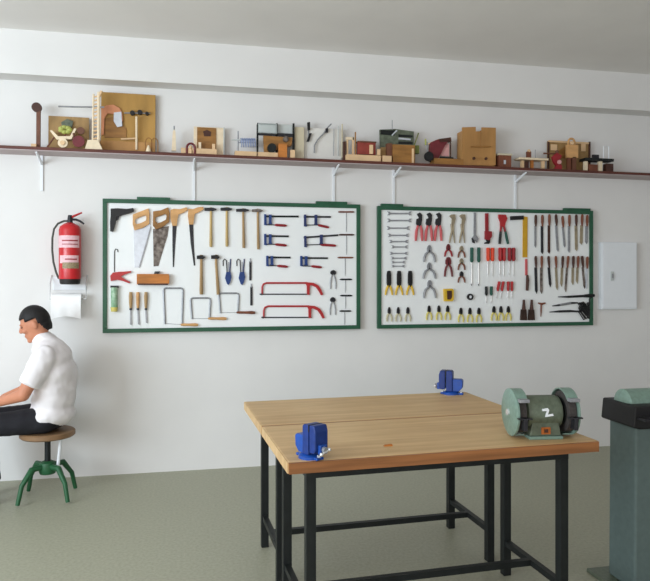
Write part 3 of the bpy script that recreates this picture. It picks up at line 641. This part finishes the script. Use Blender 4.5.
t.bx('case',PLYO,461.8,494.6,131.6,.05,.15)
t.rod('centre_strip',OLDWOOD,[(477.6,132),(477.6,148)],.006,.052); t.rod('handle_rail',OLDWOOD,[(468,147.8),(488,147.8)],.006,.052)
t.wheel('knob',DBROWN,471,159.6,.012,.056,.012); t.wheel('knob',DBROWN,483,159.8,.012,.056,.012)
t=S_T('small_brown_box','small dark brown box with pale lid right of the notched box',503,.13,'box')
t.bx('body',BROWNH,496.8,509,156,.08,.17); t.bx('lid',BEIGE,496,509.8,154.4,.075,.175,156.2); t.bx('tag',PALESTEEL,501.4,503.4,161,.17,.176,165)
t=S_T('little_table_model','little pine table with a seated figure on top',531,.13)
t.bx('tabletop',PINEP,517,546,158.6,.08,.17,160.6)
for x in (522.4,532,543): t.bx('leg',PINE if x!=532 else ORANGEWOOD,x-1.2,x+1.2,160.6,.11,.14)
t.bx('dark_block',DBROWN,523.6,528.4,161.4,.11,.14); t.bx('figure_body',BROWNH,527,530.6,151.6,.11,.14,158.6)
c=PS(528.8,151,.13); t.add('figure_head',t.b().ball(c,.015,12),PINE,smooth=True); t.rod('pole',STEEL,[(535.4,159),(535.2,149.6)],.003)
t=S_T('window_panel_model','wide olive-brown board with pale window squares behind two wooden figures',571,.06)
t.bx('board',PLYD,548.6,591,141.6,.03,.042)
for x0,x1,y0,y1 in ((551.6,558,144,150),(582,586.6,143.6,151)): t.bx('window_square',PINE,x0,x1,y0,.042,.046,y1)
t.bx('frame_strip',DBROWN,548.4,550,141.4,.042,.05); t.bx('frame_strip',DBROWN,589.4,591.2,141.4,.042,.05); t.bx('frame_strip',PINE,549,591,141,.042,.05,142.8)
t.ply('orange_patch',OLDWOOD,[(557,152),(566,146),(566,158),(560,158)],.042,.046)
t=S_T('robot_model','upright wooden robot-like figure with an arched head',572,.13)
t.bx('body',BEECH,566.6,577.6,145,.11,.14,158); t.bx('leg',TERRA,572,575.6,157,.11,.14); t.bx('leg',BROWNH,567.6,571,158,.11,.13)
pts=[]; c=PS(571.6,146,.13)
for k in range(15):
    a=PI*k/14; pts.append((c.x-.03*math.cos(a),-.125,c.z+.03+.035*math.sin(a)))
t.add('head_arch',t.b().tube([(pts[0][0],-.125,c.z)]+pts+[(pts[-1][0],-.125,c.z)],.009,8),BEECH,smooth=True); t.wheel('face',PINE,571.6,143,.016,0,.02)
t=S_T('red_figure_model','red-brown angular figure with outstretched arm beside the robot-like one',556,.15)
t.ply('torso',DRED,[(551.6,157),(556,153),(561,156),(558,162),(561,166),(561,172),(553,172),(556,166),(553,162)],.14,.165)
t.rod('arm',TERRA,[(543.6,153.4),(556,153.8)],.007); c=PS(557,152,.15); t.add('head',t.b().ball(c,.016,12),TERRA,smooth=True)
t.wheel('wheel',PINK,558,162.4,.018,.02,.01)
t=S_T('dark_table_model','dark little table on pale legs carrying a thin white frame',598,.13)
t.bx('tabletop',IRON,582.6,611,159,.08,.17,161.6); t.bx('leg',PINEP,583.6,586.4,161.6,.12,.15); t.bx('leg',PINEP,598,601,161.6,.12,.15)
b=t.b()
p0,p1,p2,p3=[PS(*k,.13) for k in ((603.4,159),(603.4,146),(608.6,146.4),(608.6,159.4))]
b.tube([p0,p1,p2,p3,p0],.005,6); t.add('white_frame',b,WPAINT)
t.bx('dark_wedge',DARKSTEEL,593,599,154.6,.11,.13,159); t.bx('lower_block',DBROWN,605,612,164,.1,.15); t.bx('dark_block',BROWNH,588,597,164.6,.1,.14)

sh.e.rotation_euler=(0,math.atan(KS),0); sh.e.location.z=ZS-KS*(1.1-XP)
# ================================================================== EXTINGUISHER
c=P(70,252,.105); R=.0775; zt=P(70,222.6,.105).z; zb=P(70,284.4,.105).z
t=T('fire_extinguisher','red fire extinguisher with white label and black hose mounted on the wall','fire extinguisher',(c.x,-.105,zb))
prof=[(zb,.06),(zb+.006,.07),(zb+.04,.0745)]
t.add('base_boot',t.b().tube([(c.x,-.105,z) for z,_ in prof],[r for _,r in prof],32),BLACK,smooth=True)
prof=[(zb+.04,R-.002),(zb+.05,R),(zt-.055,R),(zt-.03,R*.9),(zt-.012,R*.6),(zt,R*.28)]
t.add('cylinder',t.b().tube([(c.x,-.105,z) for z,_ in prof],[r for _,r in prof],40),EXTRED,smooth=True)
def band(t,name,m,z0,z1,a0,a1,r=R+.0012):
    b=t.b(); k=20; vs=[]
    for i in range(k+1):
        a=a0+(a1-a0)*i/k; x=c.x+r*math.sin(a); y=-.105-r*math.cos(a)
        x2=c.x+(r-.001)*math.sin(a); y2=-.105-(r-.001)*math.cos(a)
        vs.append([b.v((x,y,z0)),b.v((x,y,z1)),b.v((x2,y2,z1)),b.v((x2,y2,z0))])
    for i in range(k):
        for j in range(4): b.f((vs[i][j],vs[i+1][j],vs[i+1][(j+1)%4],vs[i][(j+1)%4]))
    b.f(vs[0]); b.f(vs[-1][::-1])
    return t.add(name,b,m,smooth=True)
z_=lambda y:P(70,y,.105).z
band(t,'label',LABELW,z_(248),z_(236),-1.25,1.1)
band(t,'label',LABELW,z_(263.4),z_(255.6),-.9,1.0)
band(t,'label_picture',LABELG,z_(268.6),z_(262.6),-.55,1.05,R+.002)
band(t,'label_text_line',DRED,z_(241.6),z_(240.4),-.6,.9,R+.002); band(t,'label_text_line',DRED,z_(245),z_(244.2),-.6,.9,R+.002); band(t,'label_text_line',DRED,z_(260),z_(258.8),-.3,.8,R+.002)
t.add('valve',t.b().tube([(c.x,-.105,zt-.004),(c.x,-.105,zt+.03),(c.x,-.105,zt+.055)],[.02,.018,.014],14),DARKSTEEL,smooth=True)
hp=[P(69.5,218.6,.105),P(74,216,.105),P(82,212.6,.105)]; t.add('squeeze_lever',t.b().tube(hp,[.009,.009,.006],8),RED,smooth=True)
hp=[P(70,219.4,.105),P(76,219.6,.105),P(80,221,.105),P(84,224,.105)]; t.add('carry_handle',t.b().tube(hp,[.009,.009,.008,.006],8),DARKSTEEL,smooth=True)
hp=[P(x,y,.105) for x,y in ((69,221),(64,221),(58,223.5),(54,229),(52.4,238),(52.2,250),(53.4,262),(56,272),(58.4,278),(61,279))]
t.add('hose',t.b().tube(hp,.0075,10),mat('hose_rubber',(72,78,72),.6,var=.1),smooth=True)
t.add('wall_hook',t.b().box(c.x-.02,c.x+.02,-.04,0,zt-.06,zt-.02),DARKSTEEL); t.add('strap',t.b().box(c.x-.05,c.x+.05,-.035,0,zb+.12,zb+.14),DARKSTEEL)
# towel holder
x0=P(50.5,280,.05).x; x1=P(86.5,280,.05).x; ztop=P(70,276.6,.03).z; zr=P(70,299,.07).z
t=T('paper_towel_holder','white wire holder with a paper towel roll below the fire extinguisher','towel holder',((x0+x1)/2,-.06,zr))
b=t.b(); b.tube([(x0,-.006,ztop+.01),(x0,-.012,ztop),(x0,-.06,ztop-.05),(x0,-.07,zr),(x1,-.07,zr),(x1,-.06,ztop-.05),(x1,-.012,ztop),(x1,-.006,ztop+.01)],.005,8)
t.add('wire_frame',b,CHROME,smooth=True); t.add('back_plate',t.b().box(x0+.01,x1-.01,-.012,0,ztop-.10,ztop),WPAINT,bevel=.003)
xa=P(51.8,299,.07).x; xb=P(81.6,299,.07).x
t.add('roll',t.b().tube([(xa,-.07,zr),(xb,-.07,zr)],.042,28),PAPER,smooth=True)
zq=P(70,319,.11).z; b=t.b(); n=16
rows=[]
for i in range(n+1):
    x=xa+(xb-xa)*i/n; arch=.02*math.sin(PI*i/n)
    col=[]
    for j in range(7):
        f=j/6; z=zr*(1-f)+(zq+arch)*f; y=-.112-.004*math.sin(f*3)+.003*math.sin(i*.9)*f
        col.append((x,y,z))
    rows.append(col)
V=[[ (b.v(p),b.v((p[0],p[1]+.0015,p[2]))) for p in col] for col in rows]
for i in range(n):
    for j in range(6):
        b.f((V[i][j][0],V[i+1][j][0],V[i+1][j+1][0],V[i][j+1][0])); b.f((V[i][j][1],V[i][j+1][1],V[i+1][j+1][1],V[i+1][j][1]))
for i in range(n): b.f((V[i][6][0],V[i+1][6][0],V[i+1][6][1],V[i][6][1]))
t.add('hanging_sheet',b,PAPER,smooth=True)

# ================================================================== CABINET ON THE RIGHT
a=P(601.6,242,.05); bz=P(599.6,309.6,.05).z; xr=a.x+.36
t=T('electrical_cabinet','white metal wall cabinet with a small latch at the right edge','cabinet',((a.x+xr)/2,-.05,bz))
t.add('body',t.b().box(a.x,xr,-.045,0,bz,a.z),WPAINT,bevel=.004); dr=t.add('door',t.b().box(a.x+.012,xr-.012,-.053,-.045,bz+.012,a.z-.012),WPAINT,bevel=.003)
k=P(612,276,.055); t.add('latch',t.b().box(k.x-.016,k.x+.016,-.061,-.053,k.z-.04,k.z+.04),GREYC,dr,bevel=.003); t.add('latch_knob',t.b().box(k.x-.006,k.x+.006,-.07,-.061,k.z-.02,k.z+.02),STEEL,dr)

# ================================================================== WORKBENCHES
def workbench(label, x0,x1,y0,y1, ins=.1):
    PV=Vector((1.035,-2.12,0))
    t=T('workbench',label,'workbench',((x0+x1)/2,(y0+y1)/2,0),'wooden workbenches pushed together')
    t.add('tabletop',t.b().box(x0,x1,y0,y1,.766,.8),BENCH,bevel=.002)
    b=t.b(); e=.0015
    b.box(x0-e,x1+e,y0-.014,y0,.757,.7985); t.add('front_edge_band',b,BEDGE)
    t.add('side_edge_band',t.b().box(x1,x1+.01,y0,y1,.757,.7985),BENCH); t.add('side_edge_band',t.b().box(x0-.006,x0,y0,y1,.757,.7985),BENCH)
    l,r,f,k=x0+ins,x1-ins*1.2,y0+ins*.75,y1-ins*.75; w=.02
    for X in (l,r):
        for Y in (f,k): t.add('leg',t.b().box(X-w,X+w,Y-w,Y+w,0,.715),IRON,bevel=.002)
    t.add('rail',t.b().box(l-w,r+w,f-w,f+w,.715,.7655),IRON); t.add('rail',t.b().box(l-w,r+w,k-w,k+w,.715,.7655),IRON)
    for X in (l,r): t.add('side_rail',t.b().box(X-w,X+w,f+w,k-w,.715,.7655),IRON)
    for X in (l,r): t.add('stretcher',t.b().box(X-.014,X+.014,f+w,k-w,.15,.178),IRON)
    t.add('stretcher',t.b().box(l+.014,r-.014,(f+k)/2-.014,(f+k)/2+.014,.15,.178),IRON)
    M=Matrix.Rotation(math.radians(2.5),3,'Z'); t.e.location=PV+M@(t.o-PV); t.e.rotation_euler=(0,0,math.radians(2.5))
BX0,BX1,BF,BS,BN=.353,1.7,-1.482,-2.112,-2.76
workbench('far wooden workbench with black steel legs, nearer the wall, carrying one blue vise',BX0,BX1,BS+.002,BF)
workbench('near wooden workbench with orange-brown front edge carrying a vise and the grinder',BX0,BX1,BN,BS-.018)
c=G(388,446,.8)
b=B((c.x,c.y,.8)); b.prism([(c.x-.02,.8),(c.x+.02,.8),(c.x+.016,.808),(c.x-.012,.806)],c.y-.006,c.y+.006)
solo('wood_offcut',b,ORANGEWOOD,'small red-brown offcut lying on the near workbench','offcut')

# ================================================================== VISES
def vise(label, loc, rz, s=1.0):
    t=T('bench_vise',label,'vise',(0,0,0),'blue bench vises'); 
    # built pointing along +x (screw side), base at z=0
    t.add('base',t.b().tube([(0,0,0),(0,0,.012),(0,0,.02)],[.052,.052,.036],28),VISE,smooth=True)
    for a_,b_,c_ in ((-.075,-.035,-.062),(.03,.066,.056)):
        t.add('base_lug',t.b().box(a_,b_,-.02,.02,0,.012),VISE,bevel=.003)
        t.add('lug_bolt',t.b().disc((c_,0,.016),(0,0,1),.008,.01,6),CHROME)
    t.add('anvil',t.b().prism([(-.072,.045),(-.05,.02),(0,.02),(0,.098),(-.066,.098),(-.075,.088)],-.027,.027),VISE,bevel=.005)
    t.add('fixed_jaw',t.b().prism([(-.012,.02),(.028,.02),(.028,.15),(-.004,.15),(-.012,.14)],-.037,.037),VISED,bevel=.005)
    t.add('jaw_plate',t.b().box(.028,.032,-.037,.037,.12,.15),DARKSTEEL)
    t.add('moving_jaw',t.b().prism([(.034,.032),(.066,.032),(.074,.05),(.074,.125),(.066,.15),(.034,.15)],-.037,.037),VISED,bevel=.005)
    t.add('slide_bar',t.b().box(.07,.088,-.02,.02,.03,.07),VISE,bevel=.003)
    t.add('screw',t.b().disc((.095,0,.05),(1,0,0),.013,.016,16),STEEL,smooth=True)
    t.add('handle_bar',t.b().tube([(.1,-.024,.036),(.1,.02,.05)],.005,10).ball((.1,-.024,.036),.008,10).ball((.1,.02,.05),.008,10),CHROME,smooth=True)
    t.e.location=loc; t.e.rotation_euler=(0,0,rz); t.e.scale=(s,s,s)
g=G(306,460,.8)
vise('blue bench vise at the near left corner of the workbenches',(.474,-2.738,.8),math.radians(-60),.9)
vise('blue bench vise at the far right corner of the workbenches near the wall',(1.565,-1.52,.8),math.radians(150),.95)

# ================================================================== BENCH GRINDER
def grinder(t, cx, cy, zb, body, guard, sc=1.0):
    z=zb+.109*sc; r=.103*sc
    t.add('base_plate',t.b().box(cx-.075*sc,cx+.075*sc,cy-.07*sc,cy+.07*sc,zb,zb+.014*sc),guard,bevel=.003)
    ped=t.add('pedestal',t.b().prism([(cx-.07*sc,zb+.014*sc),(cx+.07*sc,zb+.014*sc),(cx+.055*sc,zb+.1*sc),(cx-.055*sc,zb+.1*sc)],cy-.06*sc,cy+.055*sc),body,bevel=.004)
    mp=[(-.085,.05),(-.075,.068),(-.06,.072),(.06,.072),(.075,.068),(.085,.05)]
    t.add('motor',t.b().tube([(cx+a*sc,cy,z) for a,_ in mp],[q*sc for _,q in mp],36),body,smooth=True)
    return ped,z,r
t=T('bench_grinder','grey-green double-wheel bench grinder on the near workbench','grinder',(1.535,-2.6,.8))
gx,gy=1.535,-2.6; rotc=Vector((gx,gy,.8))
ped,z,r=grinder(t,gx,gy,.8,GRINDD,GRIND)
for s in (-1,1):
    a=gx+s*.088; b_=gx+s*.134
    wl=t.add('grinding_wheel',t.b().disc((gx+s*.111,gy,z),(1,0,0),.09,.032,40),ABRAS,smooth=True)
    # guard: rim band over top, back and bottom, open at the front; outer and inner cheeks
    b=t.b(); k=26; a0,a1=math.radians(-112),math.radians(140)   # angle 0 = back(+y), 90 = up
    def pt(an,rr,x): return (x, gy+rr*math.cos(an), z+rr*math.sin(an))
    ring=[]
    for i in range(k+1):
        an=a0+(a1-a0)*i/k
        ring.append([b.v(pt(an,r,a)),b.v(pt(an,r,b_)),b.v(pt(an,r-.005,b_)),b.v(pt(an,r-.005,a))])
    for i in range(k):
        for j in range(4): b.f((ring[i][j],ring[i+1][j],ring[i+1][(j+1)%4],ring[i][(j+1)%4]))
    b.f(ring[0]); b.f(ring[-1][::-1])
    t.add('guard_rim',b,GRIND,smooth=True)
    b=t.b(); b.tube([(b_-s*.004,gy+.0,z),(b_+s*.004,gy,z),(b_+s*.010,gy,z)],[r,r,r*.86],40); t.add('side_cover',b,GRIND,smooth=True)
    b=t.b(); b.disc((a+s*.002,gy,z),(1,0,0),r*.6,.004,40); t.add('inner_cheek',b,IRON,smooth=True)
    t.add('cover_bolt',t.b().disc((b_+s*.013,gy,z),(1,0,0),.014,.01,12),CHROME)
    t.add('tool_rest',t.b().box(gx+s*.111-.03,gx+s*.111+.03,gy-.118,gy-.094,z-.012,z-.006).box(gx+s*.111-.008,gx+s*.111+.008,gy-.12,gy-.075,z-.06,z-.006),DARKSTEEL,bevel=.001)
    t.add('spark_shield',t.b().prism([(gx+s*.111-.022,z+.058),(gx+s*.111+.022,z+.058),(gx+s*.111+.022,z+.072),(gx+s*.111-.022,z+.072)],gy-.108,gy-.074),STEEL,bevel=.002,label='bright metal spark shield')
b=t.b(); X0,Z0=gx-.004,z-.006
b.prism([(X0-.016,Z0+.03),(X0+.008,Z0+.034),(X0+.014,Z0+.026),(X0+.008,Z0+.006),(X0+.03,Z0+.01),(X0+.034,Z0+.001),(X0-.004,Z0-.004),(X0-.002,Z0+.006),(X0+.004,Z0+.022),(X0-.016,Z0+.022)],gy-.0745,gy-.068)
t.add('painted_number',b,WPAINT,label='white painted mark')
t.add('switch_plate',t.b().box(gx-.02,gx+.02,gy-.064,gy-.06,.822,.852),mat('orange_switch',(176,98,40),.4,var=.2,scale=80),label='orange switch plate')
t.add('switch_button',t.b().box(gx-.008,gx+.008,gy-.068,gy-.064,.83,.845),DBROWN)
t.add('foot',t.b().disc((gx-.055,gy-.05,.7995+.003),(0,0,1),.008,.005,10),BLACK)
t.e.rotation_euler=(0,0,math.radians(-7))

# pedestal machine at the right edge
c=Vector((2.2,-2.42,0))
t=T('pedestal_grinder','grey-green pedestal machine with black head cut off by the right edge','machine',c)
t.add('foot_plate',t.b().box(c.x-.2,c.x+.2,c.y-.18,c.y+.18,0,.02),GRINDD,bevel=.004)
t.add('column',t.b().prism([(c.x-.13,.02),(c.x+.13,.02),(c.x+.125,.8),(c.x-.125,.8)],c.y-.1,c.y+.1),mat('machine_grey',(92,108,106),.5,var=.08,scale=30),bevel=.01)
t.add('black_head',t.b().prism([(c.x-.16,.80),(c.x-.12,.79),(c.x+.15,.79),(c.x+.16,.82),(c.x+.16,.9),(c.x-.15,.9)],c.y-.13,c.y+.12),BLACK,bevel=.008)
t.add('motor',t.b().tube([(c.x-.135,c.y,.89),(c.x-.12,c.y,.89),(c.x+.12,c.y,.89),(c.x+.135,c.y,.89)],[.05,.07,.07,.05],30),GRIND,smooth=True)
t.add('work_rest',t.b().box(c.x-.14,c.x+.0,c.y-.19,c.y-.13,.84,.85),DARKSTEEL)

# ================================================================== STOOL AND PERSON
sx,sy=-.925,-.47
t=T('round_stool','round wooden stool on a dark centre post and green legs under the seated person','stool',(sx,sy,0))
t.add('seat',t.b().tube([(sx,sy,.422),(sx,sy,.43),(sx,sy,.455),(sx,sy,.462)],[.168,.178,.178,.17],40),STOOLW,smooth=True)
t.add('post',t.b().tube([(sx,sy,.22),(sx,sy,.422)],.02,14),IRON,smooth=True)
t.add('hub',t.b().tube([(sx,sy,.17),(sx,sy,.2),(sx,sy,.245),(sx,sy,.255)],[.05,.06,.05,.03],20),STOOLG,smooth=True)
for k in range(4):
    a=PI/4+k*PI/2; dx,dy=math.cos(a),math.sin(a)
    t.add('leg',t.b().tube([(sx+.03*dx,sy+.03*dy,.22),(sx+.12*dx,sy+.12*dy,.22),(sx+.19*dx,sy+.19*dy,.13),(sx+.22*dx,sy+.22*dy,.012)],[.02,.02,.016,.014],10),STOOLG,smooth=True)
t.add('strut',t.b().tube([(sx+.07,sy-.02,.225),(sx+.09,sy-.02,.422)],.011,8),WPAINT,smooth=True)

def capsule(b, p0,p1,r0,r1,n=14):
    p0=Vector(p0);p1=Vector(p1);d=(p1-p0); L=d.length; d.normalize(); pts=[];rs=[]
    for k in range(5):
        a=PI/2*(1-k/4); pts.append(p0-d*r0*math.sin(a)); rs.append(max(r0*math.cos(a),r0*.05))
    for k in range(5):
        a=PI/2*k/4; pts.append(p1+d*r1*math.sin(a)); rs.append(max(r1*math.cos(a),r1*.05))
    b.tube(pts,rs,n)
def ell(b, c, r, rot=None, seg=24):
    M=Matrix.Translation(Vector(c)-b.o) @ (rot.to_matrix().to_4x4() if rot else Matrix.Identity(4)) @ Matrix.Diagonal((*r,1))
    bmesh.ops.create_uvsphere(b.bm,u_segments=seg,v_segments=seg//2,radius=1,matrix=M)
def remesh(o, vox, sm=4, disp=None):
    m=o.modifiers.new('remesh','REMESH'); m.mode='VOXEL'; m.voxel_size=vox; m.use_smooth_shade=True
    s=o.modifiers.new('smooth','SMOOTH'); s.factor=.5; s.iterations=sm
    if disp:
        tx=bpy.data.textures.new('folds','CLOUDS'); tx.noise_scale=disp[1]
        d=o.modifiers.new('folds','DISPLACE'); d.texture=tx; d.strength=disp[0]; d.mid_level=.5; d.texture_coords='LOCAL'
PY=-.47
def Q(px,py,y=PY): 
    w=P(px,py,-y); return Vector((w.x,y,w.z))
t=T('person','person in a white T-shirt and black trousers seated hunched on the round stool','person',(sx,sy,.462))
hip=Q(51,416); waist=Q(53,398); chest=Q(54,370); upper=Q(51,353); neck0=Q(44,343); neck1=Q(40,335); head=Q(35.2,322.5)
tilt=Quaternion((0,1,0),math.radians(-24))
b=t.b()
# torso (under the clothes), pelvis, neck
ell(b,hip+Vector((-.02,0,.01)),(.1,.15,.085)); ell(b,waist,(.105,.15,.13)); ell(b,chest,(.115,.165,.15)); ell(b,upper,(.1,.17,.1))
capsule(b,upper,neck1,.065,.056); capsule(b,neck0,neck1,.06,.055)
ell(b,head,(.092,.074,.108),tilt); ell(b,head+tilt@Vector((-.028,0,-.058)),(.064,.056,.062),tilt)
hv=lambda x,y,z: head+tilt@Vector((x,y,z))
capsule(b,hv(-.09,0,.012),hv(-.108,0,-.02),.009,.014,10); ell(b,hv(-.104,0,-.026),(.012,.017,.009))
ell(b,hv(-.086,0,-.06),(.014,.026,.007),tilt); ell(b,hv(-.084,0,-.072),(.014,.023,.008),tilt); ell(b,hv(-.078,0,-.098),(.02,.026,.018),tilt)
for s in (-1,1):
    ell(b,hv(-.082,s*.03,.02),(.012,.022,.007),tilt); ell(b,hv(-.074,s*.04,-.028),(.02,.02,.018),tilt)
    ell(b,hv(.004,s*.077,-.016),(.019,.011,.031),tilt); 
    # arms
    sh_=Vector((upper.x-.005,PY+s*.18,upper.z+.005)); el=Vector((Q(33,389).x-.01,PY+s*.235,Q(33,389).z)); wr_=Vector((el.x-.2,PY+s*.12,el.z-.07))
    capsule(b,sh_,el,.052,.042); capsule(b,el,wr_,.042,.027)
    d=(wr_-el).normalized(); side=Vector((0,0,1)).cross(d).normalized(); up=d.cross(side).normalized()
    if up.z<0: up=-up
    palm=wr_+d*.05; ell(b,wr_+d*.045,(.05,.036,.017),d.to_track_quat('X','Z'))
    for j,(o_,ln) in enumerate([(-.028,.068),(-.01,.078),(.009,.072),(.027,.056)]):
        p0=wr_+d*.075+side*o_; p1=p0+d*ln*.45-up*.006; p2=p1+d*ln*.3-up*.018; p3=p2+d*ln*.18-up*.02
        capsule(b,p0-d*.01,p1,.0095,.009,8); capsule(b,p1,p2,.009,.0082,8); capsule(b,p2,p3,.0082,.007,8)
    ts=-s; q0=wr_+d*.02+side*(ts*.026*(1 if side.y>0 else -1)); q1=q0+d*.03+side*(ts*.026*(1 if side.y>0 else -1)); q2=q1+d*.03-up*.008
    capsule(b,q0,q1,.013,.011,8); capsule(b,q1,q2,.011,.008,8)
    # legs
    hj=Vector((hip.x-.02,PY+s*.09,.55)); kn=Vector((hip.x-.46,PY+s*.14,.53)); an=Vector((hip.x-.42,PY+s*.13,.09))
    capsule(b,hj,kn,.082,.056); capsule(b,kn,an,.055,.036); capsule(b,an+Vector((.02,0,-.03)),an+Vector((-.14,s*.01,-.06)),.034,.024)
body=t.add('body',b,SKIN); remesh(body,.0055,5)
# eyes
b=t.b()
for s in (-1,1): ell(b,hv(-.083,s*.03,.002),(.009,.011,.005),tilt,12)
t.add('eyes',b,mat('eye_dark',(40,28,24),.3,var=.2))
# hair
b=t.b(); ell(b,hv(.004,0,.012),(.1,.081,.109),tilt,48); ell(b,hv(.022,0,-.028),(.076,.070,.088),tilt,48)
hair=t.add('hair',b,HAIR)
bm=bmesh.new(); bm.from_mesh(hair.data)
# cut the face and ears free
for v in list(bm.verts):
    l=tilt.inverted()@(v.co+t.o-head)
    if l.z < (.052 if l.x<-.05 else .026 if l.x<-.02 else .012 if l.x<.018 else .012-(l.x-.018)*2.6) or l.z<-.085: bm.verts.remove(v)
bm.to_mesh(hair.data); bm.free()
for p in hair.data.polygons: p.use_smooth=True
so=hair.modifiers.new('thick','SOLIDIFY'); so.thickness=.008; so.offset=-1
# T-shirt
b=t.b(); ell(b,Q(52,413),(.15,.2,.1)); ell(b,Q(54,396),(.145,.19,.14)); ell(b,Q(54.5,386),(.146,.192,.2)); ell(b,Q(56,374),(.14,.188,.16)); ell(b,Q(53,357),(.13,.192,.11))
ell(b,Q(50,350),(.118,.165,.085)); capsule(b,Q(50,350),Q(43.5,341),.1,.074)
for s in (-1,1):
    sh_=Vector((upper.x-.005,PY+s*.175,upper.z+.003)); el=Vector((Q(33,389).x-.01,PY+s*.235,Q(33,389).z))
    d=(el-sh_); b.tube([sh_-d*.22,sh_,sh_+d*.35,sh_+d*.74,sh_+d*.78],[.03,.074,.073,.07,.066],20)
sh=t.add('t_shirt',b,SHIRT); remesh(sh,.009,20,(.026,.13))
# trousers
b=t.b(); ell(b,Vector((hip.x-.02,PY,.553)),(.14,.19,.09)); ell(b,Vector((hip.x-.05,PY,.528)),(.14,.185,.066))
for s in (-1,1):
    hj=Vector((hip.x-.02,PY+s*.09,.552)); kn=Vector((hip.x-.46,PY+s*.14,.53)); an=Vector((hip.x-.42,PY+s*.13,.1))
    capsule(b,hj,kn,.09,.07); b.tube([kn,kn.lerp(an,.3),an+Vector((.01,0,.05)),an+Vector((.015,0,.0))],[.069,.068,.058,.06],20)
tr=t.add('trousers',b,PANTS); remesh(tr,.009,5,(.01,.08))
for s in (-1,1):
    an=Vector((hip.x-.42,PY+s*.13,.09)); b=t.b()
    ell(b,an+Vector((.0,0,-.045)),(.06,.043,.045)); capsule(b,an+Vector((.0,0,-.05)),an+Vector((-.16,s*.01,-.058)),.04,.032); 
    o=t.add('shoe',b,SHOE); remesh(o,.008,3)

# ================================================================== LIGHT
w=bpy.data.worlds.new('World'); SC.world=w; w.use_nodes=True
bg=w.node_tree.nodes['Background']; bg.inputs['Color'].default_value=(.96,.95,1,1); bg.inputs['Strength'].default_value=.56
def area(name, loc, target, sx_, sy_, power, col):
    l=bpy.data.lights.new(name,'AREA'); l.shape='RECTANGLE'; l.size=sx_; l.size_y=sy_; l.energy=power; l.color=col
    o=bpy.data.objects.new(name,l); COL.objects.link(o); o.location=loc
    o.rotation_euler=(Vector(target)-Vector(loc)).to_track_quat('-Z','Y').to_euler(); return o
area('window_light_side',(-4.3,-4.4,1.9),(0,-1.0,2.3),3.2,1.6,215,(.80,.91,1))
area('window_light_rear',(-1.5,-7.6,1.4),(.8,-2,3.2),4.5,1.6,80,(1,.93,.88))

# ================================================================== CAMERA
cam=bpy.data.cameras.new('camera'); co=bpy.data.objects.new('camera',cam); COL.objects.link(co)
co.location=(0,-D,H); co.rotation_euler=(PI/2,0,-TH)
cam.sensor_fit='HORIZONTAL'; cam.sensor_width=36; cam.lens=36*F/650; cam.shift_y=-(290.5-CY)/650; cam.clip_end=50
SC.camera=co
vs=SC.view_settings; vs.view_transform='Standard'; vs.look='None'; vs.gamma=1; vs.use_curve_mapping=False; vs.exposure=.08
